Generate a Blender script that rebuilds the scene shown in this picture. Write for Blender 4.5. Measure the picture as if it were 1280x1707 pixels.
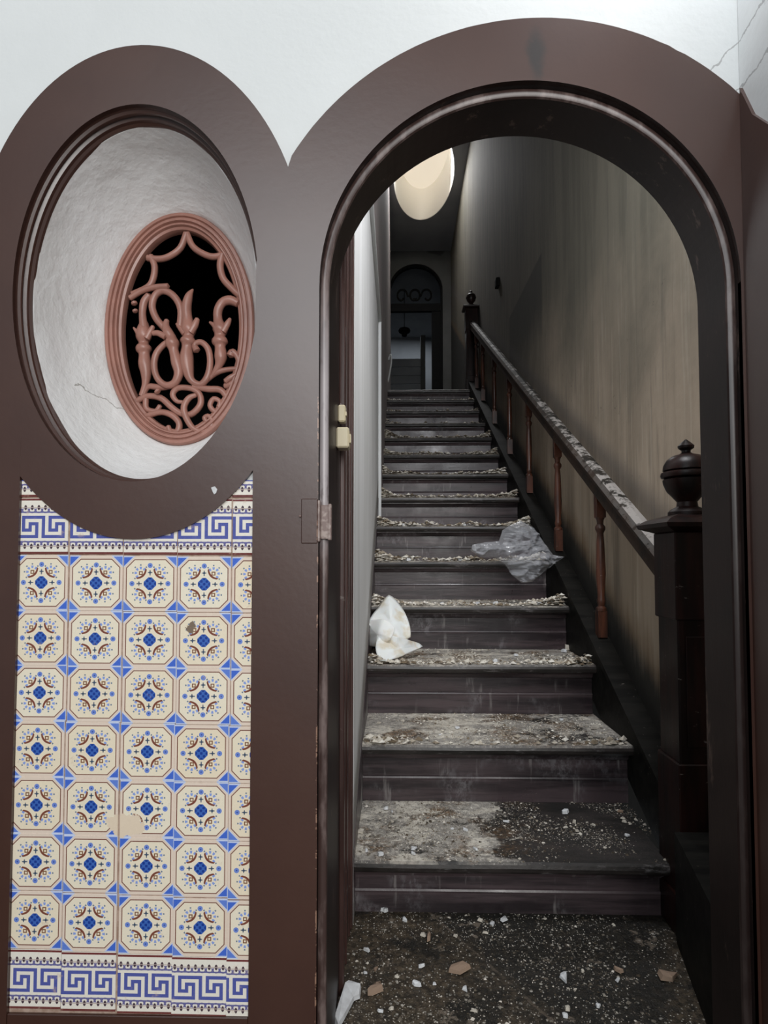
import bpy, bmesh, math, random
from mathutils import Vector, Matrix, noise
PI = math.pi
for o in list(bpy.data.objects):
    bpy.data.objects.remove(o)
C = bpy.context.scene.collection
SC = bpy.context.scene

# ---------------------------------------------------------------- camera
F = 1000.0                       # focal length in pixels of the 1280x1707 frame
CAM = Vector((0, 0, 0.965))
PITCH, YAW, SHY = math.radians(2.3), math.radians(1.26), 36.5
cd = bpy.data.cameras.new('camera')
cam = bpy.data.objects.new('camera', cd)
C.objects.link(cam)
cd.sensor_fit = 'VERTICAL'
cd.sensor_height = 36
cd.lens = F / 1707 * 36
cd.shift_y = SHY / 1707
cd.clip_start = 0.02
cam.location = CAM
cam.rotation_euler = (PI / 2 + PITCH, 0, YAW)
SC.camera = cam
ROT = Matrix.Rotation(YAW, 3, 'Z') @ Matrix.Rotation(PI / 2 + PITCH, 3, 'X')

# ---------------------------------------------------------------- world and lights
w = bpy.data.worlds.new('world')
SC.world = w
w.use_nodes = True
w.node_tree.nodes['Background'].inputs[0].default_value = (0.90, 0.95, 1.0, 1)
w.node_tree.nodes['Background'].inputs[1].default_value = 0.24


def area(name, loc, target, sx, sy, power, col, shape='RECTANGLE', spread=180):
    d = bpy.data.lights.new(name, 'AREA')
    d.shape = shape
    d.size, d.size_y = sx, sy
    d.energy = power
    d.color = col
    d.spread = math.radians(spread)
    o = bpy.data.objects.new(name, d)
    C.objects.link(o)
    o.location = loc
    o.rotation_euler = (Vector(target) - Vector(loc)).to_track_quat('-Z', 'Y').to_euler()
    return o


area('daylight_from_entrance', (-0.45, -2.2, 2.75), (-0.1, 1.05, 1.4), 2.0, 1.7, 52, (0.92, 0.97, 1.0))
area('daylight_low', (1.0, -3.0, 1.7), (0.0, 1.2, 0.8), 1.5, 1.5, 92, (1.0, 0.98, 0.95))
area('stairwell_fill', (0.52, 1.19, 2.62), (0.02, 2.9, 0.9), 0.45, 0.75, 30, (0.97, 0.97, 1.0))  # added lamp at the unseen upper opening, brightens the stairwell
area('skylight_daylight', (0.40, 7.0, 5.95), (0.36, 6.2, 2.5), 0.8, 1.3, 46, (0.97, 0.98, 1.0), 'ELLIPSE')
area('hall_fill', (0.3, 12.0, 5.5), (0.2, 12.6, 3.0), 0.8, 0.8, 9, (0.85, 0.92, 1.0))  # weak lamp added to brighten the hall, which has no window

SC.view_settings.view_transform = 'Standard'
SC.view_settings.look = 'None'
SC.view_settings.gamma = 1
SC.view_settings.use_curve_mapping = False
SC.view_settings.exposure = 0.0


# ---------------------------------------------------------------- helpers
def at(px, py, Y):
    """the point of the vertical plane at depth Y that a pixel looks at"""
    d = ROT @ Vector(((px - 640) / F, (853.5 + SHY - py) / F, -1))
    return CAM + d * (Y / d.y)


def link(name, me, mat=None, parent=None, kind=None):
    o = bpy.data.objects.new(name, me)
    C.objects.link(o)
    if mat is not None and len(me.materials) == 0:
        me.materials.append(mat)
    if parent is not None:
        o.parent = parent
    if kind:
        o['kind'] = kind
    return o


def obj(name, bm, mat, parent=None, kind=None, smooth=False):
    bmesh.ops.recalc_face_normals(bm, faces=bm.faces)
    me = bpy.data.meshes.new(name)
    bm.to_mesh(me)
    bm.free()
    if smooth:
        me.polygons.foreach_set('use_smooth', [True] * len(me.polygons))
        try:
            me.set_sharp_from_angle(angle=math.radians(38))
        except Exception:
            pass
    return link(name, me, mat, parent, kind)


def empty(name, loc=(0, 0, 0), rz=0):
    o = bpy.data.objects.new(name, None)
    C.objects.link(o)
    o.location = loc
    o.rotation_euler = (0, 0, rz)
    o.empty_display_size = 0.05
    return o


def tag(o, label, cat, group=None, kind=None):
    o['label'] = label
    o['category'] = cat
    if group:
        o['group'] = group
    if kind:
        o['kind'] = kind
    return o


def keep(o, parent):
    """parent without moving (parents are unrotated empties)"""
    o.parent = parent
    o.location = Vector(o.location) - Vector(parent.location)
    return o


def box(bm, x0, x1, y0, y1, z0, z1, bev=0.0):
    r = bmesh.ops.create_cube(bm, size=1)
    vs = r['verts']
    for v in vs:
        v.co = Vector(((x0 + x1) / 2 + v.co.x * (x1 - x0), (y0 + y1) / 2 + v.co.y * (y1 - y0), (z0 + z1) / 2 + v.co.z * (z1 - z0)))
    if bev:
        es = list({e for v in vs for e in v.link_edges})
        bmesh.ops.bevel(bm, geom=es, offset=bev, segments=1, affect='EDGES')
    return bm


def boxes(*bs, bev=0.0):
    bm = bmesh.new()
    for b in bs:
        box(bm, *b, bev=bev)
    return bm


def tube(bm, pts, rad, n=10, cap=True, flat=1.0):
    """tube through pts with radius per point"""
    pts = [Vector(p) for p in pts]
    rings = []
    T0 = (pts[1] - pts[0]).normalized()
    up = Vector((0, 1, 0)) if abs(T0.y) < 0.9 else Vector((1, 0, 0))
    for i, p in enumerate(pts):
        T = (pts[min(i + 1, len(pts) - 1)] - pts[max(i - 1, 0)])
        T = T.normalized() if T.length > 1e-9 else T0
        a = up - T * up.dot(T)
        a.normalize()
        b = T.cross(a)
        up = a
        r = rad[i] if hasattr(rad, '__len__') else rad
        rings.append([bm.verts.new(p + (a * math.cos(2 * PI * k / n) * flat + b * math.sin(2 * PI * k / n)) * r) for k in range(n)])
    for i in range(len(rings) - 1):
        for k in range(n):
            bm.faces.new((rings[i][k], rings[i][(k + 1) % n], rings[i + 1][(k + 1) % n], rings[i + 1][k]))
    if cap:
        for R, p, s in ((rings[0], pts[0], -1), (rings[-1], pts[-1], 1)):
            T = (pts[1] - pts[0]) if s < 0 else (pts[-1] - pts[-2])
            T = T.normalized() * s
            r0 = (R[0].co - p).length
            c = bm.verts.new(p + T * r0 * 0.6)
            for k in range(n):
                bm.faces.new((R[k], R[(k + 1) % n], c))
    return bm


def catmull(P, m=5):
    """smooth through list of tuples"""
    out = []
    n = len(P)
    for i in range(n - 1):
        p0, p1, p2, p3 = P[max(i - 1, 0)], P[i], P[i + 1], P[min(i + 2, n - 1)]
        for j in range(m):
            t = j / m
            out.append(tuple(0.5 * (2 * b + (c - a) * t + (2 * a - 5 * b + 4 * c - d) * t * t + (3 * b - a - 3 * c + d) * t ** 3)
                             for a, b, c, d in zip(p0, p1, p2, p3)))
    out.append(tuple(P[-1]))
    return out


def lathe(bm, prof, cx, cy, n=24):
    rings = []
    for r, z in prof:
        rings.append([bm.verts.new((cx + r * math.cos(2 * PI * k / n), cy + r * math.sin(2 * PI * k / n), z)) for k in range(n)])
    for i in range(len(rings) - 1):
        for k in range(n):
            bm.faces.new((rings[i][k], rings[i][(k + 1) % n], rings[i + 1][(k + 1) % n], rings[i + 1][k]))
    bm.faces.new(rings[0])
    bm.faces.new(rings[-1])
    return bm


def sweep(bm, paths, close_path=False, cap=False):
    """paths: list (per profile point) of equally long lists of points; skins between them"""
    V = [[bm.verts.new(p) for p in path] for path in paths]
    n = len(V[0])
    for i in range(len(V) - 1):
        for k in range(n if close_path else n - 1):
            bm.faces.new((V[i][k], V[i][(k + 1) % n], V[i + 1][(k + 1) % n], V[i + 1][k]))
    return V


def slab(loops, y0, y1):
    """filled outline (first loop) with holes, in XZ, from depth y0 to y1"""
    bm = bmesh.new()
    edges = []
    for L in loops:
        vs = [bm.verts.new((x, y0, z)) for x, z in L]
        for i in range(len(vs)):
            edges.append(bm.edges.new((vs[i], vs[(i + 1) % len(vs)])))
    bmesh.ops.triangle_fill(bm, use_beauty=True, use_dissolve=False, edges=edges)
    r = bmesh.ops.extrude_face_region(bm, geom=list(bm.faces))
    for v in [g for g in r['geom'] if isinstance(g, bmesh.types.BMVert)]:
        v.co.y = y1
    return bm


def ell(cx, cz, a, b, n=96, t0=0.0, t1=2 * PI, closed=True):
    m = n if closed else n - 1
    return [(cx + a * math.cos(t0 + (t1 - t0) * k / m), cz + b * math.sin(t0 + (t1 - t0) * k / m)) for k in range(n)]


# ---------------------------------------------------------------- material maths
class S:
    """a socket with arithmetic that becomes Math nodes"""
    nt = None

    def __init__(s, k):
        s.k = k

    @staticmethod
    def op(o, *a, clamp=False):
        n = S.nt.nodes.new('ShaderNodeMath')
        n.operation = o
        n.use_clamp = clamp
        for i, x in enumerate(a):
            if isinstance(x, S):
                S.nt.links.new(x.k, n.inputs[i])
            else:
                n.inputs[i].default_value = x
        return S(n.outputs[0])

    def __add__(a, b): return S.op('ADD', a, b)
    __radd__ = __add__
    def __sub__(a, b): return S.op('SUBTRACT', a, b)
    def __rsub__(a, b): return S.op('SUBTRACT', b, a)
    def __mul__(a, b): return S.op('MULTIPLY', a, b)
    __rmul__ = __mul__
    def __truediv__(a, b): return S.op('DIVIDE', a, b)
    def __neg__(a): return S.op('MULTIPLY', a, -1.0)
    def lt(a, b): return S.op('LESS_THAN', a, b)
    def gt(a, b): return S.op('GREATER_THAN', a, b)
    def abs(a): return S.op('ABSOLUTE', a)
    def sqrt(a): return S.op('SQRT', a)
    def cos(a): return S.op('COSINE', a)
    def fract(a): return S.op('FRACT', a)
    def clamp(a): return S.op('ADD', a, 0.0, clamp=True)


def mx(a, b): return S.op('MAXIMUM', a, b)
def mn(a, b): return S.op('MINIMUM', a, b)
def hyp(a, b): return (a * a + b * b).sqrt()


def ramp(x, lo, hi):
    n = S.nt.nodes.new('ShaderNodeMapRange')
    n.interpolation_type = 'SMOOTHSTEP'
    S.nt.links.new(x.k, n.inputs[0])
    n.inputs[1].default_value, n.inputs[2].default_value = lo, hi
    n.inputs[3].default_value, n.inputs[4].default_value = 0, 1
    return S(n.outputs[0])


def col(c):
    n = S.nt.nodes.new('ShaderNodeRGB')
    n.outputs[0].default_value = (*c, 1)
    return n.outputs[0]


def mixc(f, a, b):
    n = S.nt.nodes.new('ShaderNodeMix')
    n.data_type = 'RGBA'
    if isinstance(f, S):
        S.nt.links.new(f.k, n.inputs[0])
    else:
        n.inputs[0].default_value = f
    for x, i in ((a, 6), (b, 7)):
        if isinstance(x, tuple):
            n.inputs[i].default_value = (*x, 1)
        else:
            S.nt.links.new(x, n.inputs[i])
    return n.outputs[2]


def coords(kind='pos'):
    if kind == 'pos':
        g = S.nt.nodes.new('ShaderNodeNewGeometry')
        v = g.outputs['Position']
    else:
        g = S.nt.nodes.new('ShaderNodeTexCoord')
        v = g.outputs['Object']
    s = S.nt.nodes.new('ShaderNodeSeparateXYZ')
    S.nt.links.new(v, s.inputs[0])
    return v, S(s.outputs[0]), S(s.outputs[1]), S(s.outputs[2])


def noi(v, scale, detail=4, rough=0.55, stretch=None, off=0.0):
    m = S.nt.nodes.new('ShaderNodeMapping')
    S.nt.links.new(v, m.inputs[0])
    m.inputs['Scale'].default_value = stretch or (1, 1, 1)
    m.inputs['Location'].default_value = (off, off * 1.7, off * 0.6)
    n = S.nt.nodes.new('ShaderNodeTexNoise')
    S.nt.links.new(m.outputs[0], n.inputs['Vector'])
    n.inputs['Scale'].default_value = scale
    n.inputs['Detail'].default_value = detail
    n.inputs['Roughness'].default_value = rough
    return S(n.outputs['Fac'])


def vor(v, scale, stretch=None):
    """distance to and random value of scattered points"""
    m = S.nt.nodes.new('ShaderNodeMapping')
    S.nt.links.new(v, m.inputs[0])
    m.inputs['Scale'].default_value = stretch or (1, 1, 1)
    n = S.nt.nodes.new('ShaderNodeTexVoronoi')
    S.nt.links.new(m.outputs[0], n.inputs['Vector'])
    n.inputs['Scale'].default_value = scale
    q = S.nt.nodes.new('ShaderNodeSeparateXYZ')
    S.nt.links.new(n.outputs['Color'], q.inputs[0])
    return S(n.outputs['Distance']), S(q.outputs[0])


def mat(name, build):
    m = bpy.data.materials.new(name)
    m.use_nodes = True
    S.nt = m.node_tree
    b = S.nt.nodes['Principled BSDF']
    d = build() or {}
    for k, v in d.items():
        if k == 'bump':
            h, st, dist = v
            n = S.nt.nodes.new('ShaderNodeBump')
            n.inputs['Strength'].default_value = st
            n.inputs['Distance'].default_value = dist
            S.nt.links.new(h.k, n.inputs['Height'])
            S.nt.links.new(n.outputs[0], b.inputs['Normal'])
            continue
        i = b.inputs[k]
        if isinstance(v, S):
            S.nt.links.new(v.k, i)
        elif isinstance(v, (int, float)):
            i.default_value = v
        elif isinstance(v, tuple):
            i.default_value = (*v, 1)
        else:
            S.nt.links.new(v, i)
    return m


# geometry numbers shared by materials and meshes (metres)
W0 = 1.05            # depth of the front wall face
RISE, GO, D0 = 0.19, 0.3405, 1.222
FLOOR = 0.04
XL, XR, XW = -0.107, 0.735, 0.84     # left wall, right end of steps, right wall
LAND = 14 * RISE
YB = 9.2             # wall at the head of the stairs
CEIL = 5.76


def nose_z(Y): return (Y - D0) * RISE / GO


# ---------------------------------------------------------------- materials
def m_white():
    v, x, y, z = coords()
    n1, n2 = noi(v, 3), noi(v, 60, 3)
    p1 = at(1225, 75, W0)
    p2 = at(1262, 120, W0)
    # two hairline cracks at the upper right
    wob = (noi(v, 25, 5) - 0.5) * 0.05
    c = None
    for p, sl in ((p1, 1.1), (p2, 1.0)):
        dx, dz = x - p.x, z - p.z
        line = (dz - dx * sl + wob).abs().lt(0.0022) * hyp(dx, dz).lt(0.06)
        c = line if c is None else mx(c, line)
    base = mixc(ramp(n1, .3, .7), (.69, .71, .71), (.65, .67, .67))
    return {'Base Color': mixc(c * 0.7, base, (.3, .3, .3)), 'Roughness': .8, 'bump': (n1 * 2 + n2, .15, .004)}


M_white = mat('white_wall_plaster', m_white)


def m_niche():
    v, x, y, z = coords()
    n1, n2, n3 = noi(v, 9, 5, .6), noi(v, 45, 4), noi(v, 4, 4, off=3)
    p = at(190, 675, W0 + .15)
    dx, dz = x - p.x, z - p.z
    crack = (dz + dx * .55 + (noi(v, 30, 4) - .5) * .03).abs().lt(.0012) * dx.abs().lt(.07)
    base = mixc(ramp(n3, .35, .7), (.86, .86, .86), (.78, .78, .77))
    return {'Base Color': mixc(crack * .7, base, (.25, .23, .2)), 'Roughness': .62, 'bump': (n1 + n2 * .35, .55, .012)}


M_niche = mat('rough_niche_plaster', m_niche)


def m_brown():
    v, x, y, z = coords()
    n1, n2, n3 = noi(v, 5), noi(v, 90, 3), noi(v, 35, 5, .7)
    c = mixc(ramp(n1, .3, .7), (.047, .0175, .0115), (.058, .023, .015))
    # black scorch above the crown of the arch
    p = at(893, 95, W0)
    dx, dz = x - p.x + (noi(v, 22, 4) - .5) * .03, z - p.z
    scorch = (1 - ramp(hyp(dx * 3.0, dz), .02, .066)) * ramp(n3, .25, .5)
    c = mixc(scorch * .8, c, (.006, .006, .006))
    # worn, peeled edge of the pillar by the lock
    ex = at(532, 900, W0).x
    wear = (x - ex).abs().lt(.0035) * ramp(n3, .53, .56) * z.lt(1.25)
    c = mixc(wear * .8, c, (.33, .19, .13))
    return {'Base Color': c, 'Specular IOR Level': .85, 'Roughness': .36, 'bump': (n1 * 1.5 + n2 * .4, .12, .003)}


M_brown = mat('brown_gloss_paint', m_brown)


def m_jamb():
    v, x, y, z = coords()
    n1, n3 = noi(v, 6), noi(v, 28, 5, .7, stretch=(1, 1, .25))
    c = mixc(ramp(n1, .3, .7), (.016, .010, .009), (.028, .017, .015))
    c = mixc(ramp(n3, .60, .68) * .6, c, (.16, .11, .09))
    return {'Base Color': c, 'Specular IOR Level': .3, 'Roughness': .45, 'bump': (n3, .2, .003)}


M_jamb = mat('aged_brown_reveal_paint', m_jamb)


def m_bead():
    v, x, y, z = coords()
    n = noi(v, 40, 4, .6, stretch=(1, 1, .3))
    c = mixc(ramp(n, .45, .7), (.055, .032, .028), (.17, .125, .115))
    left = x.lt(0) * ramp(z, .95, 1.05) * (1 - ramp(z, 1.25, 1.5))  # left bead: painted highlight together with pale wear
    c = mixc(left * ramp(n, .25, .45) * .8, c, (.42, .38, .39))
    right = x.gt(.3) * (1 - ramp(z, 1.25, 1.5))  # lower right bead: its shade is painted into the colour
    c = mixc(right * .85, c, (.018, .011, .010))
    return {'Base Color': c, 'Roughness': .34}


M_bead = mat('worn_shaded_bead_paint', m_bead)
M_terra = mat('terracotta_pink_paint', lambda: (lambda v: {'Base Color': mixc(ramp(noi(v[0], 18), .3, .7), (.33, .155, .118), (.27, .125, .095)), 'Roughness': .36, 'bump': (noi(v[0], 60, 3), .2, .003)})(coords()))


def wood(name, a, b, rough=.35, sc=30, st=(.15, 1, 1), coat=.0, spec=.5):
    def f():
        v, x, y, z = coords()
        n1 = noi(v, sc, 5, .6, stretch=st)
        n2 = noi(v, 6, 3)
        n3 = noi(v, 70, 4, .7, stretch=(.4, 1, 1))
        c = mixc(ramp(n1, .35, .65), a, b)
        c = mixc(ramp(n3, .66, .72) * .5, c, (.25, .22, .2))
        return {'Base Color': c, 'Roughness': (n2 * .35 + (rough - .15)), 'bump': (n1, .25, .003), 'Coat Weight': coat, 'Specular IOR Level': spec}
    return mat(name, f)




def m_riser():
    v, x, y, z = coords()
    n1 = noi(v, 26, 5, .65, stretch=(.08, 1, 1))
    n2 = noi(v, 5, 4, .6, off=3)
    n3 = noi(v, 60, 4, .75, stretch=(.8, 1, .5))
    n4 = noi(v, 38, 3, .6, stretch=(1, 1, .12), off=2)
    c = mixc(ramp(n1, .35, .65), (.018, .013, .015), (.070, .050, .054))
    c = mixc(ramp(n2, .50, .70) * ramp(n3, .42, .60) * .7, c, (.20, .19, .20))
    c = mixc(ramp(n4, .60, .72) * ramp(n2, .40, .55) * .45, c, (.30, .28, .27))
    return {'Base Color': c, 'Roughness': .26 + ramp(n2, .3, .7) * .22, 'bump': (n1 + n3 * .4, .3, .003)}


M_riser = mat('dark_stained_riser_wood', m_riser)


def m_rail():
    v, x, y, z = coords()
    g = S.nt.nodes.new('ShaderNodeNewGeometry')
    sp = S.nt.nodes.new('ShaderNodeSeparateXYZ')
    S.nt.links.new(g.outputs['Normal'], sp.inputs[0])
    up = ramp(S(sp.outputs[2]), .45, .8)
    n1, n2 = noi(v, 30, 5, .7, stretch=(1, .3, .3)), noi(v, 16, 5, .75)
    c = mixc(ramp(n1, .35, .65), (.010, .009, .007), (.030, .024, .018))
    c = mixc(up * ramp(n2 + ramp(y * -1, -3.2, -1.7) * .12, .52, .60) * .85, c, (.34, .32, .30))
    # the underside keeps its red brown varnish
    c = mixc((1 - up) * ramp(n1, .3, .6) * .6, c, (.035, .016, .009))
    return {'Base Color': c, 'Specular IOR Level': .25, 'Roughness': .6, 'bump': (n2, .5, .004)}


M_rail = mat('blackened_rail_wood', m_rail)
M_newel = wood('dark_mahogany', (.0045, .002, .0015), (.017, .005, .0035), .36, spec=.3, st=(1, 1, .15))
M_balu = wood('reddish_baluster_wood', (.028, .011, .007), (.10, .034, .018), .35, st=(1, 1, .15))
M_black = wood('sooty_black_wood', (.004, .004, .0035), (.011, .0105, .009), .55, spec=.15)
M_case = wood('red_brown_casing_paint', (.038, .018, .015), (.080, .040, .035), .35, st=(1, 1, .1))
M_charred = mat('charred_hall_joinery', lambda: {'Base Color': (.004, .004, .004), 'Roughness': .7, 'Specular IOR Level': .1})


def m_tread():
    v, x, y, z = coords()
    g = S.nt.nodes.new('ShaderNodeNewGeometry')
    s = S.nt.nodes.new('ShaderNodeSeparateXYZ')
    S.nt.links.new(g.outputs['Normal'], s.inputs[0])
    up = ramp(S(s.outputs[2]), .5, .9)
    n1, n2, n3 = noi(v, 9, 6, .7, off=2), noi(v, 60, 5, .8), noi(v, 5, 5, .65, off=9)
    n4 = noi(v, 16, 6, .75, stretch=(.3, 1, 1))
    d1, r1 = vor(v, 85)
    d2, r2 = vor(v, 210)
    c = mixc(ramp(n4, .35, .7), (.010, .009, .008), (.038, .031, .029))
    # mould and wet keep the right side of the two lowest steps black
    dark = ramp(x + (n3 - .5) * .5, .18, .52) * (1 - ramp(z, .22, .38) * .8)
    m = n1 * .6 + n4 * .4 - dark * .35 + ramp(z, .1, .5) * .03
    dust = mixc(ramp(n2, .35, .65), (.22, .205, .185), (.50, .47, .42))
    c = mixc(ramp(m, .38, .48) * up * .9, c, dust)
    och = ramp(n3, .48, .60) * (1 - dark)
    c = mixc(och * up * .85, c, mixc(ramp(n2, .42, .6), (.030, .017, .006), (.21, .115, .045)))
    cream = ramp(noi(v, 11, 6, .75, stretch=(.6, 1, 1), off=7) - dark * .2 + ramp(z, .3, .6) * .03, .515, .57)
    c = mixc(cream * up * .9, c, mixc(ramp(n2, .35, .6), (.46, .42, .35), (.76, .72, .63)))
    spk = mx(d1.lt(.30) * r1.gt(.62 + .0), d2.lt(.33) * r2.gt(.55)) * up * ramp(n1 - dark * .25, .36, .44)
    c = mixc(spk * .85, c, mixc(r2, (.28, .25, .20), (.70, .67, .60)))
    # pale scuffs on the nosings
    c = mixc((1 - up) * ramp(noi(v, 30, 5, .75, stretch=(.3, 1, 1)), .56, .66) * .5, c, (.20, .19, .19))
    return {'Base Color': c, 'Roughness': (up * .25 + .38), 'bump': (n2 * up + n1 + spk * .8, .5, .004)}


M_tread = mat('dusty_wood_tread', m_tread)


def m_floor():
    v, x, y, z = coords()
    n1, n2, n3 = noi(v, 6, 6, .7, off=5), noi(v, 70, 5, .8), noi(v, 13, 6, .75, off=1)
    d1, r1 = vor(v, 70)
    d2, r2 = vor(v, 190)
    c = mixc(ramp(n2, .4, .7), (.007, .0065, .005), (.030, .024, .016))
    # a diagonal seam divides the black wet part from the browner mud on the left and lower right
    seam = x - .20 + (y - 1.42) * .62
    br_ = mx(1 - ramp(seam + (n1 - .5) * .3, -.06, .06), ramp(x - y * .55 + (n1 - .5) * .3, -.20, -.10))
    c = mixc(br_ * ramp(n1, .38, .52) * .8, c, mixc(ramp(n2, .4, .65), (.030, .021, .011), (.12, .088, .055)))
    c = mixc(ramp(n3, .60, .65) * .65, c, (.24, .195, .15))
    c = mixc((seam + (n2 - .5) * .02).abs().lt(.004) * ramp(n3, .40, .55) * .5, c, (.16, .125, .095))
    spk = mx(d1.lt(.26) * r1.gt(.80), d2.lt(.30) * r2.gt(.80)) * ramp(n1, .40, .52)
    c = mixc(spk * .8, c, mixc(r2, (.20, .17, .13), (.66, .64, .58)))
    return {'Base Color': c, 'Roughness': ramp(n1, .3, .7) * .3 + .35, 'bump': (n2 + n3 * 2 + spk, .7, .006)}


M_floor = mat('muddy_floor', m_floor)


def m_rwall():
    v, x, y, z = coords()
    st = noi(v, 9, 5, .6, stretch=(1, 1, .08))
    st2 = noi(v, 34, 4, .65, stretch=(1, 1, .06), off=4)
    b1 = noi(v, 2.2, 5, .6, off=1.3)
    st3 = noi(v, 60, 3, .6, stretch=(1, 1, .035), off=8)
    sp = noi(v, 40, 4, .7, off=2)
    c = mixc(ramp(st, .35, .7), (.40, .325, .245), (.28, .225, .165))
    c = mixc(ramp(st2, .52, .68) * .45, c, (.15, .125, .10))
    c = mixc(ramp(st3, .56, .68) * .40, c, (.50, .44, .35))
    c = mixc(ramp(sp, .66, .70) * ramp(b1, .45, .6) * .7, c, (.05, .045, .035))
    # damp black-green mould: everything above a slanting tide line, and a square patch half way up the flight
    t = z - (nose_z(0) + 2.05) - y * .26 + (b1 - .5) * .9
    mould = ramp(t, -.75, .35)
    c = mixc(mould * .90, c, mixc(ramp(st, .4, .6), (.040, .042, .030), (.085, .080, .060)))
    deep = ramp(y + (b1 - .5) * 1.2, 2.9, 4.4) * (1 - ramp(y, 5.6, 7.0))
    c = mixc(deep * .55, c, mixc(ramp(st2, .4, .6), (.05, .048, .036), (.11, .095, .072)))
    p0 = at(905, 440, 3.2)
    pat = ramp(y * -1, -4.5, -4.4) * ramp(y, 3.42, 3.46) * ramp(z * -1 + y * .02, -2.68, -2.66) * ramp(z + (st2 - .5) * .6, 2.15, 2.5)
    c = mixc(pat * .75, c, (.022, .022, .018))
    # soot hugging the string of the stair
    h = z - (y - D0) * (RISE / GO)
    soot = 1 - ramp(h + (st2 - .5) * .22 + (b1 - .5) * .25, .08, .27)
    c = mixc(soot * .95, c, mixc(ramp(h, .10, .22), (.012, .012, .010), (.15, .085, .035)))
    # dark rub above the handrail
    rub = (1 - ramp((h - .70 + (b1 - .5) * .06).abs(), .0, .10))
    c = mixc(rub * .55, c, (.10, .09, .085))
    return {'Base Color': c, 'Roughness': .85, 'bump': (noi(v, 30, 4) + b1, .25, .005)}


M_rwall = mat('mouldy_stairwell_plaster', m_rwall)


def m_lwall():
    v, x, y, z = coords()
    st = noi(v, 10, 4, .6, stretch=(1, 1, .1))
    c = mixc(ramp(st, .35, .7), (.76, .77, .77), (.64, .65, .64))
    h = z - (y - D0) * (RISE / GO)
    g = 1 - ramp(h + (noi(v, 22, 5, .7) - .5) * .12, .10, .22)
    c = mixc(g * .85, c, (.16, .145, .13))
    return {'Base Color': c, 'Roughness': .7, 'bump': (noi(v, 25, 4), .2, .004)}


M_lwall = mat('pale_stairwell_plaster', m_lwall)
M_lwall2 = mat('rosy_grey_plaster', lambda: (lambda v: {'Base Color': mixc(ramp(noi(v[0], 12, 4, stretch=(1, 1, .1)), .3, .7), (.30, .26, .25), (.22, .19, .185)), 'Roughness': .7})(coords()))


def m_back():
    v, x, y, z = coords()
    n = noi(v, 1.8, 5, .6, off=6)
    c = mixc(ramp(n, .3, .7), (.055, .056, .053), (.085, .086, .082))
    p = at(725, 412, YB)
    s = (1 - ramp(hyp(x - p.x + (n - .5) * .2, (z - p.z) * 1.1 + (noi(v, 6, 3) - .5) * .2), .12, .17))
    c = mixc(s * .8, c, (.015, .015, .015))
    return {'Base Color': c, 'Roughness': .85}


M_back = mat('smoke_grey_plaster', m_back)
M_hall = mat('hall_plaster', lambda: (lambda v: {'Base Color': mixc(ramp(noi(v[0], 2), .3, .7), (.22, .23, .24), (.28, .29, .30)), 'Roughness': .85})(coords()))
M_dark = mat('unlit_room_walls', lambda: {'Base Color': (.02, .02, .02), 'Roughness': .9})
M_grout = mat('dusty_rose_grout', lambda: (lambda v: {'Base Color': mixc(ramp(noi(v[0], 60, 4), .4, .6), (.42, .31, .25), (.30, .20, .15)), 'Roughness': .9})(coords()))
M_plas = mat('fallen_plaster', lambda: (lambda v: {'Base Color': mixc(ramp(noi(v[0], 90, 3), .35, .65), (.62, .58, .50), (.45, .41, .35)), 'Roughness': .9, 'bump': (noi(v[0], 200, 3), .5, .002)})(coords()))


def m_grit():
    g = S.nt.nodes.new('ShaderNodeNewGeometry')
    r = S.nt.nodes.new('ShaderNodeValToRGB')
    S.nt.links.new(g.outputs['Random Per Island'], r.inputs[0])
    e = r.color_ramp.elements
    v, x, y, z = coords()
    # the rubble is browner and wetter low down, paler and drier higher up
    e[0].position, e[0].color = 0, (.07, .052, .036, 1)
    e[1].position, e[1].color = 1, (.80, .77, .70, 1)
    for p, c in ((.15, (.16, .12, .075, 1)), (.35, (.36, .31, .24, 1)), (.65, (.60, .56, .48, 1))):
        q = e.new(p)
        q.color = c
    n = noi(v, 8, 3)
    wet = (1 - ramp(z + (n - .5) * .8, .12, .40))
    c = mixc(wet * .75, r.outputs[0], mixc(S(r.outputs[0]) if 0 else ramp(S(g.outputs['Random Per Island']), .55, 1.0), (.030, .022, .014), (.55, .50, .43)))
    return {'Base Color': c, 'Roughness': .9}


M_grit = mat('plaster_grit', m_grit)
M_chipr = mat('rust_pink_plaster', lambda: {'Base Color': (.42, .20, .14), 'Roughness': .9})
M_chipb = mat('brown_painted_shard', lambda: {'Base Color': (.30, .21, .15), 'Roughness': .8})
M_chipw = mat('whitewashed_shard', lambda: (lambda v: {'Base Color': mixc(ramp(noi(v[0], 60, 3), .3, .7), (.70, .72, .74), (.56, .57, .58)), 'Roughness': .75})(coords()))
M_cream = mat('yellowed_plastic', lambda: {'Base Color': (.66, .58, .40), 'Roughness': .35})
M_cloth = mat('white_cloth', lambda: (lambda v: {'Base Color': mixc(ramp(noi(v[0], 12, 4), .50, .68), (.84, .84, .82), (.70, .62, .50)), 'Roughness': .85, 'Subsurface Weight': .1})(coords()))
M_metal = mat('paint_clogged_iron', lambda: (lambda v: {'Base Color': mixc(ramp(noi(v[0], 60, 4), .45, .6), (.20, .14, .125), (.36, .29, .26)), 'Roughness': .4})(coords()))


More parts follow.
